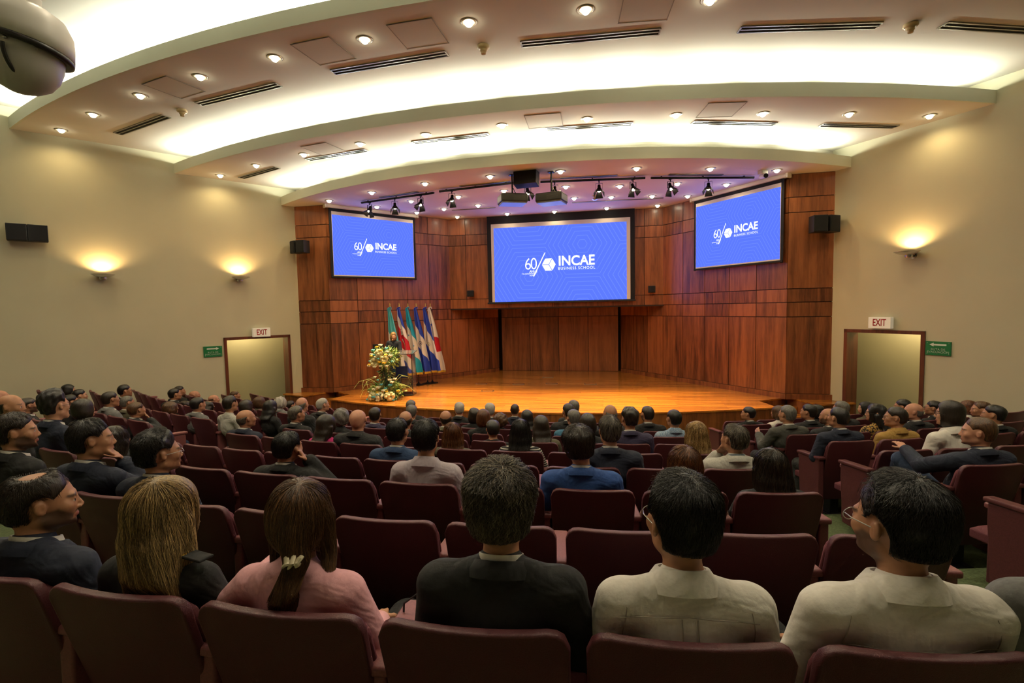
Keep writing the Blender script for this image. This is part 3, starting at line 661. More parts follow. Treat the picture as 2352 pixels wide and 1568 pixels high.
# ================================================================ DOME CAMERA (near, top left)
DC = CAMP+ray(60, 104)*1.72
root = empty('dome_camera', tuple(DC), 0, 'large white dome security camera hanging close at the upper left', 'security camera')
T = Matrix.Rotation(R_(10), 3, 'Y')@Matrix.Rotation(R_(-6), 3, 'X')
M_DOMEW = mat('dome_shell', (.82, .80, .74), .4); M_DOMED = mat('dome_dark', (.03, .028, .028), .35); M_DOMEG = mat('dome_window', (.10, .095, .09), .15, coat=.5)
mb = MB(); mb.lathe([(.0, .135), (.05, .13), (.09, .11), (.117, .07), (.126, .03), (.130, -.005), (.124, -.008)], 48, M=T, caps=False); mb.build('shell', M_DOMEW, root, True, angle=0)
mb = MB(); mb.lathe([(.124, -.004), (.131, -.010), (.131, -.022), (.122, -.026), (.10, -.02)], 48, M=T, caps=False); mb.build('brim', M_DOMED, root, True, angle=0)
mb = MB(); mb.lathe([(.106, -.02), (.108, -.055), (.102, -.092), (.085, -.125), (.055, -.150), (.025, -.162), (0, -.165)], 48, M=T, caps=False); mb.build('lens_ball', mat('dome_ball', (.62, .60, .56), .35), root, True, angle=0)
mb = MB()
for k in range(2):
    pts = []
    for j in range(25):
        a = R_(-84+168*j/24); ph = R_(62 if k == 0 else 98); r = .1075
        pts.append(tuple(T@Vector((r*math.sin(a)*math.cos(ph)-0*.1, -r*math.cos(a)*.98*math.sin(ph)*1.0, -.035-.102*abs(math.cos(a))*math.cos(ph)-.0))))
mb = MB(); pts = [tuple(T@Vector((.03+.035*math.cos(t), -.108*math.cos(R_(a))*1.0, -.03-.105*math.sin(R_(a))))) for a, t in [(10+8*i, 0.1*i) for i in range(10)]]
mb.tube(pts, .006, 8); mb.build('gimbal_slot', M_DOMED, root, True)
mb = MB(); mb.lathe([(.045, .12), (.05, .16), (.035, .19), (.032, .30)], 24, (0, 0, 0)); mb.tube([(0, 0, .28), (0, 0, ZR-DC[2])], .032, 16); mb.build('hanging_stem', M_DOMEW, root, True)
mb = MB(); mb.tube([(-.03, -.05, .16), (-.06, -.06, .2), (-.05, -.03, .28), (-.02, 0, .36)], .007, 8); mb.build('cable', M_DOMED, root, True)
mb = MB()
for a in (20, 60, 100): mb.ball(tuple(T@Vector((.11*math.cos(R_(-a)), .11*math.sin(R_(-a)), -.028))), .006, 6)
mb.build('screw', M_CHROME, root)
# ================================================================ FLAGS
C_SKY, C_CYAN, C_BLUE, C_DBLUE, C_RED, C_WH = 'sky', 'cyan', 'blue', 'dark_blue', 'red', 'white'
FCOL = {'sky': (.08, .45, .55), 'cyan': (.01, .34, .55), 'blue': (.02, .06, .50), 'dark_blue': (.02, .04, .28), 'red': (.50, .01, .03), 'white': (.72, .70, .68)}
def fmat(c): return mat('flag_'+c, FCOL[c], .75, sheen=.3)
def star(r, n=5):
    return [(r*(1 if k % 2 == 0 else .4)*math.sin(math.pi*k/n), r*(1 if k % 2 == 0 else .4)*math.cos(math.pi*k/n)) for k in range(2*n)]
def flag(px, base_py, cols, lab, tilt=.02, spread=.36, dx=.24, stars=(), disc=None, seal=None):
    d = ray(px[0], 800); A = np.array([-5.70, 12.38]); B = np.array([-2.1, 17.06]); e_ = (B-A)/np.hypot(*(B-A)); nn = np.array([e_[1], -e_[0]]); A = A+nn*.62
    t = ((A-CAMP[:2])@nn)/(d[:2]@nn); P = CAMP+d*t; top = CAMP+ray(px[0], 705)*t; root = empty('flag_on_stand', (P[0], P[1], ZST), 0, lab, 'flag', 'flags beside the lectern')
    H = top[2]-ZST; mb = MB(); mb.lathe([(.17, 0), (.17, .015), (.05, .03), (.02, .07), (.018, .1)], 20); mb.build('stand', M_DARKM, root, True)
    mb = MB(); mb.tube([(0, 0, .03), (0, 0, H)], .013, 8); mb.build('pole', mat('pole_wood', (.12, .05, .02), .4), root, True)
    mb = MB(); mb.lathe([(.012, H), (.022, H+.02), (.012, H+.04), (.018, H+.07), (0, H+.12)], 10); mb.build('finial', mat('finial_gold', (.6, .42, .1), .3, .9), root, True)
    mb = MB(); mb.tube([(0, -.01, H-.01), (-.05, -.03, H-.03), (-.08, -.03, H-.12)], [.012, .012, .004], 6); mb.tube([(0, -.01, H-.01), (.04, -.03, H), (.06, -.03, H-.07)], [.012, .012, .004], 6); mb.build('ribbon', fmat(cols[0][1]), root, True)
    ns, nt = 100, 60; L = 1.78
    def pt(s, t, lift=0):
        wd = .028+spread*.5*(s**.75); zz = H-.03-L*s-.10*s*(1-t)*.5+ .16*max(0, s-.9)/.1*(-.5*t-.2*(1-t*t))
        ph = t*6.5+s*1.5+px[0]; dep = (.018+.045*s)*math.cos(ph)*(1-.3*abs(t))
        return (-.02+dx*s+wd*t+.006*math.sin(s*9+px[0]), -.035-dep-lift, zz)
    vs = []; fs = []; mi = []; names = []
    for _, c in cols:
        if c not in names: names.append(c)
    for i in range(ns+1):
        for j in range(nt+1): vs.append(pt(i/ns, -1+2*j/nt))
    for i in range(ns):
        for j in range(nt):
            fs.append((i*(nt+1)+j, i*(nt+1)+j+1, (i+1)*(nt+1)+j+1, (i+1)*(nt+1)+j)); s = (i+.5)/ns; t = -1+2*(j+.5)/nt
            c = cols(s, t) if callable(cols) else next((c for q, c in cols if s-.17*t < q), cols[-1][1]); mi.append(names.index(c))
    nb = len(vs); vs += [(x, y+.012, z) for x, y, z in vs]; fs += [tuple(nb+i for i in reversed(f)) for f in fs]; mi += mi
    mb = MB()
    for m_ in range(len(names)): mb.add([], [])
    mb.v = vs; mb.f = fs; mb.mi = mi; mb.tone = [.5]*len(fs)
    mb.build('cloth', [fmat(c) for c in names], root, True, angle=0)
    e = [pt(1, -1+2*j/nt) for j in range(nt+1)]; mb = MB()
    mb.add([(x, y-.004, z+.01) for x, y, z in e]+[(x, y-.004, z-.05) for x, y, z in e], [(j, j+1, nt+2+j, nt+1+j) for j in range(nt)])
    e2 = [pt(i/ns, -1) for i in range(int(ns*.75), ns+1)]; k = len(e2); mb.add([(x+.004, y-.004, z) for x, y, z in e2]+[(x-.03, y-.004, z-.02) for x, y, z in e2], [(j, j+1, k+j+1, k+j) for j in range(k-1)])
    mb.build('gold_fringe', mat('gold_fringe', (.62, .40, .04), .6), root)
    for (s, t, r, c) in stars:
        x, y, z = pt(s, t, .02); MB().add([(x+a*.8, y, z+b) for a, b in star(r)], [tuple(range(9, -1, -1))]).build('star', fmat(c), root)
    for (s, t, r, c) in ([disc] if disc else []):
        x, y, z = pt(s, t, .018); MB().add([(x+r*math.cos(q*math.pi/12), y, z+1.2*r*math.sin(q*math.pi/12)) for q in range(24)], [tuple(range(24))]).build('seal_ground', fmat(c), root)
    if seal:
        s, t, r, c = seal; x, y, z = pt(s, t, .024); mb = MB(); mt = mat('seal_'+c[0], c[1], .7)
        for q in range(24):
            a, b = q*math.pi/12, (q+.8)*math.pi/12
            mb.add([(x+r*math.cos(a), y, z+r*1.15*math.sin(a)), (x+r*math.cos(b), y, z+r*1.15*math.sin(b)), (x+.72*r*math.cos(b), y, z+.72*1.15*r*math.sin(b)), (x+.72*r*math.cos(a), y, z+.72*1.15*r*math.sin(a))], [(0, 1, 2, 3)])
        mb.add([(x, y, z+.5*r), (x-.45*r, y, z-.35*r), (x+.45*r, y, z-.35*r)], [(0, 1, 2)]); mb.build('seal', mt, root)
B3 = lambda a, b: [(.40, a), (.73, b), (9, a)]
flag((899, 0), 873, [(.52, 'sky'), (.85, 'white'), (9, 'sky')], 'sky blue and white flag on a pole, leftmost, behind the speaker')
flag((920, 0), 873, [(.18, 'blue'), (.36, 'white'), (.68, 'red'), (.86, 'white'), (9, 'blue')], 'blue, white and red striped flag with a round seal', disc=(.38, -.15, .062, 'white'), seal=(.38, -.15, .042, ('brown', (.18, .14, .08))))
flag((940, 0), 871, [(.38, 'cyan'), (.72, 'white'), (9, 'cyan')], 'turquoise and white flag with small turquoise stars', stars=[(.42, -.5, .035, 'cyan'), (.6, .35, .035, 'cyan')])
flag((959, 0), 870, [(.38, 'blue'), (.70, 'white'), (9, 'blue')], 'blue, white and blue flag with a dark round wreath, fourth from left', seal=(.56, .05, .055, ('dark', (.05, .06, .12))))
flag((980, 0), 869, [(.38, 'blue'), (.70, 'white'), (9, 'blue')], 'blue, white and blue flag with a pale emblem, fifth from left', seal=(.58, -.1, .05, ('olive', (.3, .35, .15))))
def pan(s, t): return 'red' if (t > -.15-.5*(s-.5) and .46+.04*t < s < .72+.0*t and t > .0) else 'white'
class _C(list):
    def __call__(self, s, t): return pan(s, t)
flag((991, 0), 868, _C([(1, 'white'), (2, 'red')]), 'white and red quartered flag with a blue star and a red star, rightmost', dx=.26, stars=[(.27, -.05, .06, 'blue'), (.78, -.1, .05, 'red')])
# ================================================================ LECTERN, FLOWERS
FB = atz(889, 914, ZST)
fx, fy = FB[0], FB[1]
M_ACR = mat('clear_acrylic', (.92, .95, .95), .05, trans=.95)
root = empty('lectern', (fx+.24, fy+.52, ZST), R_(8), 'clear acrylic lectern behind the flower arrangement', 'lectern')
mb = MB(); mb.box((0, 0, .02), (.55, .45, .04)); mb.build('base', M_ACR, root, bevel=.005)
mb = MB(); mb.box((.27, 0, .55), (.02, .35, 1.04)); mb.box((-.27, 0, .55), (.02, .35, 1.04)); mb.build('side_panel', M_ACR, root, bevel=.004)
mb = MB(); mb.box((0, -.15, .6), (.52, .015, .9)); mb.build('front_panel', M_ACR, root)
mb = MB(); mb.box((-.10, 0, 1.11), (.84, .46, .02), M=None); mb.v = [(x, y, z+.12*(y)*-1*-1) for x, y, z in mb.v]; mb.build('top', M_ACR, root, bevel=.004)
mb = MB(); mb.box((0, -.162, .62), (.3, .01, .3)); mb.build('crest_plate', mat('navy_plate', (.01, .02, .12), .4), root)
mic = tag(MB().tube([(0, 0, 0), (0, -.02, .2), (-.05, -.06, .34)], [.006, .006, .014], 8).build('microphone', M_CHROME, loc=(fx+.32, fy+.50, ZST+1.12), smooth=True), 'thin gooseneck microphone on the acrylic lectern', 'microphone')
LP = aty(873, 812, fy+.50); root = empty('laptop', (LP[0], LP[1], ZST+1.14), R_(6), 'open black laptop on the lectern, seen from behind', 'laptop')
mb = MB(); mb.box((0, 0, 0), (.30, .22, .02)); mb.build('base', M_BLACK, root, bevel=.004)
mb = MB(); mb.box((0, -.11, .10), (.30, .012, .20)); mb.build('lid', M_BLACK, root, bevel=.004)
M_LEAF = [mat('leaf_green', (.10, .22, .045), .5, noise=(20, .4)), mat('leaf_light', (.34, .42, .12), .5, noise=(20, .3)), mat('leaf_dark', (.02, .07, .02), .5)]
M_PET = {'white': mat('petal_white', (.78, .76, .55), .6), 'yellow': mat('petal_yellow', (.80, .50, .03), .6), 'blue': mat('petal_blue', (.10, .45, .55), .6), 'cream': mat('petal_cream', (.72, .68, .38), .6)}
root = empty('flower_arrangement', (fx, fy, ZST), 0, 'tall two-tier arrangement of white, yellow and blue flowers before the lectern', 'flower arrangement')
mb = MB(); mb.lathe([(.13, 0), (.13, .02), (.10, .04), (.09, .35), (.10, .72), (.14, .8), (.15, .82), (.14, .82), (.09, .7), (.08, .3), (.08, .05)], 24, caps=False); mb.build('glass_vase', M_ACR, root, True)
mb = MB()
for k in range(26):
    a = RNG.random()*6.28; r = .03+.04*RNG.random(); mb.tube([(r*math.cos(a), r*math.sin(a), .05), (r*.6*math.cos(a+1), r*.6*math.sin(a+1), .5), (1.4*r*math.cos(a+2), 1.4*r*math.sin(a+2), .9)], .006, 5)
mb.build('stems', M_LEAF[0], root, True)
def leaves(n, cz, rad, rz_, size, m_, up=.0):
    mb = MB()
    for k in range(n):
        a = RNG.random()*6.28; b = math.asin(RNG.random()*1.8-.9); q = .55+.5*RNG.random()
        c = Vector((rad*q*math.cos(a)*math.cos(b), rad*q*math.sin(a)*math.cos(b), cz+rz_*q*math.sin(b)))
        dr = Vector((math.cos(a)*math.cos(b), math.sin(a)*math.cos(b), math.sin(b)+up+.3*RNG.standard_normal())).normalized(); sd = dr.cross(Vector((RNG.standard_normal(), RNG.standard_normal(), 1))).normalized()
        L = size*(.7+.7*RNG.random()); w = L*.22; up_ = sd.cross(dr)
        vs = [c, c+dr*L*.35+sd*w+up_*.01, c+dr*L*.75+sd*w*.7, c+dr*L-up_*.02, c+dr*L*.75-sd*w*.7, c+dr*L*.35-sd*w+up_*.01, c+dr*L*.5+up_*.015]
        mb.add(vs, [(0, 1, 6), (1, 2, 6), (2, 3, 6), (3, 4, 6), (4, 5, 6), (5, 0, 6)])
    return mb.build('foliage', m_, root)
leaves(230, 1.05, .30, .24, .085, M_LEAF[0]); leaves(200, 1.02, .36, .27, .085, M_LEAF[1]); leaves(170, .6, .15, .3, .07, M_LEAF[2]); leaves(90, .6, .17, .3, .07, M_LEAF[1])
leaves(230, .22, .36, .20, .085, M_LEAF[0]); leaves(220, .18, .44, .20, .095, M_LEAF[1], .2); leaves(70, .1, .4, .1, .09, M_LEAF[2])
mb = MB()
for k in range(20):
    a = RNG.random()*6.28; L = .45+.25*RNG.random(); z0_ = .3*RNG.random()
    mb.tube([(.15*math.cos(a), .15*math.sin(a), z0_+.1), (.6*L*math.cos(a), .6*L*math.sin(a), z0_+.28), (L*math.cos(a), L*math.sin(a), z0_+.22), (1.15*L*math.cos(a+.2), 1.15*L*math.sin(a+.2), z0_+.06)], [.006, .006, .005, .002], 5)
mb.build('tendrils', M_LEAF[1], root, True)
def bloom(c, r, col, kind):
    mb = MB()
    if kind == 'rose':
        mb.ball(c, (r*.6, r*.6, r*.55), 8)
        for k in range(9):
            a = k*2.4; t = .35+.07*k; mb.ball((c[0]+r*t*math.cos(a)*.75, c[1]+r*t*math.sin(a)*.75, c[2]+r*.15*math.sin(k)), (r*.42, r*.42, r*.36), 6)
    else:
        for k in range(26):
            a = RNG.random()*6.28; b = math.asin(2*RNG.random()-1); mb.ball((c[0]+r*.75*math.cos(a)*math.cos(b), c[1]+r*.75*math.sin(a)*math.cos(b), c[2]+r*.7*math.sin(b)), r*.33, 5)
    mb.build('%s_bloom' % col, M_PET[{'white': 'white', 'yellow': 'yellow', 'blue': 'blue', 'cream': 'cream'}[col]], root, True, angle=0)
FL = [((-.02, -.34, 1.17), .095, 'cream', 'h'), ((.13, -.36, 1.03), .085, 'cream', 'h'), ((-.14, -.36, .95), .10, 'cream', 'h'), ((-.01, -.26, 1.36), .05, 'white', 'rose'), ((-.10, -.28, 1.32), .04, 'yellow', 'rose'), ((.15, -.25, 1.28), .04, 'blue', 'rose'), ((-.21, -.3, 1.24), .045, 'blue', 'rose'),
      ((.20, -.3, 1.2), .045, 'white', 'rose'), ((-.34, -.15, 1.12), .045, 'white', 'rose'), ((.18, -.36, 1.12), .04, 'yellow', 'rose'), ((-.08, -.42, 1.08), .04, 'white', 'rose'), ((-.13, -.4, 1.13), .035, 'blue', 'rose'), ((-.22, -.38, 1.1), .04, 'yellow', 'rose'), ((.27, -.28, 1.10), .05, 'white', 'rose'), ((.30, -.2, .95), .045, 'blue', 'rose'),
      ((.02, -.42, .96), .04, 'yellow', 'rose'), ((.15, -.42, .94), .045, 'yellow', 'rose'), ((-.30, -.25, .96), .04, 'blue', 'rose'), ((-.38, -.15, .95), .04, 'blue', 'rose'), ((-.33, -.3, .88), .04, 'yellow', 'rose'), ((.05, -.42, .86), .04, 'white', 'rose'), ((.2, -.38, .86), .045, 'white', 'rose'), ((-.12, -.42, .84), .045, 'white', 'rose'), ((-.45, -.1, .83), .045, 'white', 'rose'), ((.0, -.44, 1.04), .03, 'blue', 'rose'), ((.06, -.38, 1.24), .035, 'yellow', 'rose'),
      ((-.24, -.2, .56), .04, 'white', 'rose'), ((.22, -.25, .5), .05, 'white', 'rose'), ((.34, -.2, .52), .045, 'white', 'rose'), ((-.1, -.3, .5), .03, 'blue', 'rose'), ((.02, -.36, .40), .04, 'blue', 'rose'), ((.25, -.3, .38), .05, 'blue', 'rose'), ((.13, -.33, .3), .04, 'blue', 'rose'), ((-.05, -.4, .33), .055, 'white', 'rose'), ((.1, -.4, .26), .05, 'white', 'rose'), ((-.18, -.38, .28), .05, 'white', 'rose'), ((.3, -.3, .45), .045, 'white', 'rose'),
      ((.2, -.42, .24), .035, 'yellow', 'rose'), ((.42, -.2, .22), .04, 'yellow', 'rose'), ((-.06, -.44, .22), .035, 'yellow', 'rose'), ((-.22, -.4, .1), .10, 'cream', 'h'), ((.02, -.45, .12), .09, 'white', 'h'), ((.28, -.42, .13), .11, 'cream', 'h'), ((-.14, -.5, .11), .045, 'blue', 'rose'), ((.0, -.52, .17), .04, 'blue', 'rose'), ((-.35, -.3, .2), .045, 'white', 'rose'), ((-.38, -.35, .02), .045, 'blue', 'rose'), ((.38, -.42, .03), .035, 'blue', 'rose'), ((-.02, -.5, .03), .05, 'white', 'rose')]
for c_, r_, col_, k_ in FL: bloom((c_[0]*.92, c_[1]*.95, c_[2]), r_*1.2, col_, k_)
# ================================================================ AUDITORIUM SEATS
M_SEATB = mat('seat_maroon_fabric', (.10, .018, .024), .75, noise=(260, .25), bump=.25, sheen=.35)
M_SHELL = mat('seat_back_shell', (.078, .016, .020), .5, noise=(300, .2), bump=.2, sheen=.35)
M_ARM = mat('seat_arm_vinyl', (.20, .060, .062), .5, noise=(150, .15), bump=.1)
def sheet(fn, nu, nv, th, mb, mi=0):
    """closed curved slab: fn(u,v)->point, thickness th along local y"""
    k = nu+1; vs = []
    for q in (0, 1):
        for j in range(nv+1):
            for i in range(nu+1):
                x, y, z = fn(i/nu, j/nv); vs.append((x, y+q*th, z))
    N = k*(nv+1); fs = []
    for j in range(nv):
        for i in range(nu):
            a = j*k+i; fs.append((a, a+1, a+k+1, a+k)); b = N+a; fs.append((b, b+k, b+k+1, b+1))
    for i in range(nu): fs.append((i, N+i, N+i+1, i+1)); a = nv*k+i; fs.append((a, a+1, N+a+1, N+a))
    for j in range(nv): a = j*k; fs.append((a, a+k, N+a+k, N+a)); a = j*k+nu; fs.append((a, N+a, N+a+k, a+k))
    return mb.add(vs, fs, mi)
def back_fn(wt, wb, z0, z1, y0, lean, bulge, rad):
    def f(u, v):
        u2 = (1-math.cos(math.pi*u))/2*.55+.45*u; v2 = math.sin(v*math.pi/2)*.35+.65*v
        wd = wb+(wt-wb)*v2; x = (u2-.5)*wd; z = z0+(z1-z0)*v2; t = abs(u2-.5)*2
        e = max(0, abs(x)-(wd/2-rad)); z -= (rad-math.sqrt(max(rad*rad-e*e, 0)))*max(0, (v2-.55)/.45)*.95
        y = y0+lean*(1-v2)-bulge*(1-t*t)*(.5+.5*v2)+.03*(1-v2)**2
        return (x, y, z)
    return f
def make_seat():
    root = empty('auditorium_seat')
    mb = MB(); sheet(back_fn(.525, .50, .22, SEATH, -.028, .16, .035, .06), 18, 12, .038, mb); mb.build('back_shell', M_SHELL, root, bevel=.011, angle=60)
    mb = MB(); sheet(back_fn(.520, .49, .36, SEATH-.035, .008, .158, .035, .06), 16, 10, .036, mb); mb.build('backrest', M_SEATB, root, bevel=.02, angle=60)
    mb = MB()
    def cush(u, v):
        x = (u-.5)*.48; y = .14+v*.47; z = .40-.02*v+.012*math.sin(math.pi*u); return (x, y, z)
    k = 9; vs = []
    for q, dz in ((0, 0), (1, .10)):
        for j in range(9):
            for i in range(k):
                x, y, z = cush(i/8, j/8); e = 1 if 0 < i < 8 and 0 < j < 8 else .7; vs.append((x, y, z-.03+(dz*e if q else 0)))
    N = 81; fs = []
    for j in range(8):
        for i in range(8): a = j*9+i; fs += [(a, a+9, a+10, a+1), (N+a, N+a+1, N+a+10, N+a+9)]
    for i in range(8): fs += [(i, i+1, N+i+1, N+i), (72+i, N+72+i, N+73+i, 73+i), (i*9, N+i*9, N+i*9+9, i*9+9), (i*9+8, i*9+17, N+i*9+17, N+i*9+8)]
    mb.add(vs, fs); mb.build('seat_cushion', M_SEATB, root, bevel=.015, angle=60)
    mb = MB(); mb.box((0, .34, .17), (.10, .22, .34)); mb.box((0, .34, .01), (.16, .34, .02)); mb.build('pedestal', M_BLACK, root, bevel=.006)
    for s in (-1,):
        mb = MB(); mb.box((s*.283, .30, .655), (.042, .30, .04)); mb.build('armrest', M_ARM, root, bevel=.012)
        mb = MB(); mb.prism([(-.295, .18), (-.271, .18), (-.271, .42), (-.295, .42)], .12, .64); mb.build('arm_support', M_SHELL, root, bevel=.008)
    return root
def end_panel(root, s):
    mb = MB(); x = s*.30
    pr = [(.03, .10), (.36, .10), (.40, .56), (.40, .69), (.04, .73)]
    vs = [(x-.03, y, z) for y, z in pr]+[(x+.03, y, z) for y, z in pr]; n = len(pr)
    mb.add(vs, [tuple(range(n)), tuple(range(2*n-1, n-1, -1))]+[(i, n+i, n+(i+1) % n, (i+1) % n) for i in range(n)]); mb.build('aisle_panel', M_ARM, root, bevel=.012)
    mb = MB(); mb.box((x, .225, .722), (.085, .40, .035), M=Matrix.Rotation(R_(-4), 3, 'X')); mb.build('panel_cap', M_ARM, root, bevel=.012)
SEATP = make_seat(); SEATW = [True]
CENTER = {0: [-.64, -.06, .52, 1.11, 1.70, 2.28, 2.86, 3.44], 1: [-1.87, -1.29, -.74, -.16, .42, .99, 1.56, 2.12, 2.69, 3.25],
 2: [-3.15, -2.6, -2.04, -1.47, -.92, -.33, .24, .83, 1.39, 1.95, 2.5, 3.05], 3: [-2.9, -2.36, -1.85, -1.35, -.83, -.32, .15, .62, 1.24, 1.88, 2.45, 3.0],
 4: [-2.67, -2.12, -1.58, -1.07, -.52, .04, .6, 1.16, 1.73, 2.28, 2.85], 5: [-2.49, -1.98, -1.45, -.95, -.4, .17, .62, 1.22, 1.79, 2.22, 2.78],
 6: [-2.3, -1.75, -1.2, -.6, -.05, .41, 1.0, 1.6, 2.25, 2.8], 7: [-2.25+.555*k for k in range(9)]+[2.72], 8: [-2.4+.55*k for k in range(10)], 9: [-2.2+.55*k for k in range(9)]}
RSTART = {2: 4.42, 3: 4.36, 4: 4.19, 5: 4.07, 6: 3.90, 7: 3.76, 8: 3.72, 9: 3.66}; LSTART = {3: -4.28, 4: -4.09, 5: -3.82, 6: -3.68, 7: -3.55, 8: -3.45, 9: -3.4}
SEATS = []   # (row, x centre, block, index)
ROWN = ['nearest row', 'second row', 'third row', 'fourth row', 'fifth row', 'sixth row', 'seventh row', 'eighth row', 'ninth row', 'front row by the stage']
def seat_ok(n, x):
    P = (x, arcY(n, x)+.1, ROWZ[n]); px, py, z = proj(P); return z > .3 and -150 < px < (2720 if n == 2 else 2500) and py < 1800 and abs(x) < hw(P[1])-.45
for n in range(10):
    g = CENTER[n]; blocks = [('centre', [((g[i]+g[i+1])/2, g[i+1]-g[i], i == 0, i == len(g)-2) for i in range(len(g)-1)])]
    if n in RSTART:
        x = RSTART[n]; L = []
        while x < 13: L.append((x+.28, .56, x == RSTART[n], False)); x += .56
        blocks.append(('right', L))
    if n in LSTART:
        x = LSTART[n]; L = []
        while x > -13: L.append((x-.28, .56, False, x == LSTART[n])); x -= .56
        blocks.append(('left', L))
    for bn, L in blocks:
        for i, (x, wd, e0, e1) in enumerate(L):
            if seat_ok(n, x): SEATS.append([n, x, wd, bn, i+1, e0, e1, None])
def place_seats():
    cnt = {}
    for S in SEATS:
        n, x, wd, bn, i, e0, e1, who = S
        a = math.atan((x-.5)/arcR(n)); o = SEATP if SEATW[0] else copy_tree(SEATP)
        if SEATW[0]: SEATW[0] = False
        o.location = (x, arcY(n, x), ROWZ[n]-SEATH); o.rotation_euler = (0, 0, a); k = wd/.565; o.scale = (k, 1, 1)
        c = cnt[(n, bn)] = cnt.get((n, bn), 0)+1
        od = ORD[c-1] if c <= 15 else 'last'
        fr = 'left' if bn != 'left' else 'aisle'
        base = 'maroon seat, %s from the %s in the %s of the %s block' % (od, fr, ROWN[n].replace(' by the stage', ''), bn)
        o['label'] = ('occupied ' if who else 'empty ')+base; o['category'] = 'seat'; o['group'] = 'auditorium seats in the %s, %s block' % (ROWN[n], bn)
        if e0: end_panel(o, -1)
        if e1: end_panel(o, 1)
    return
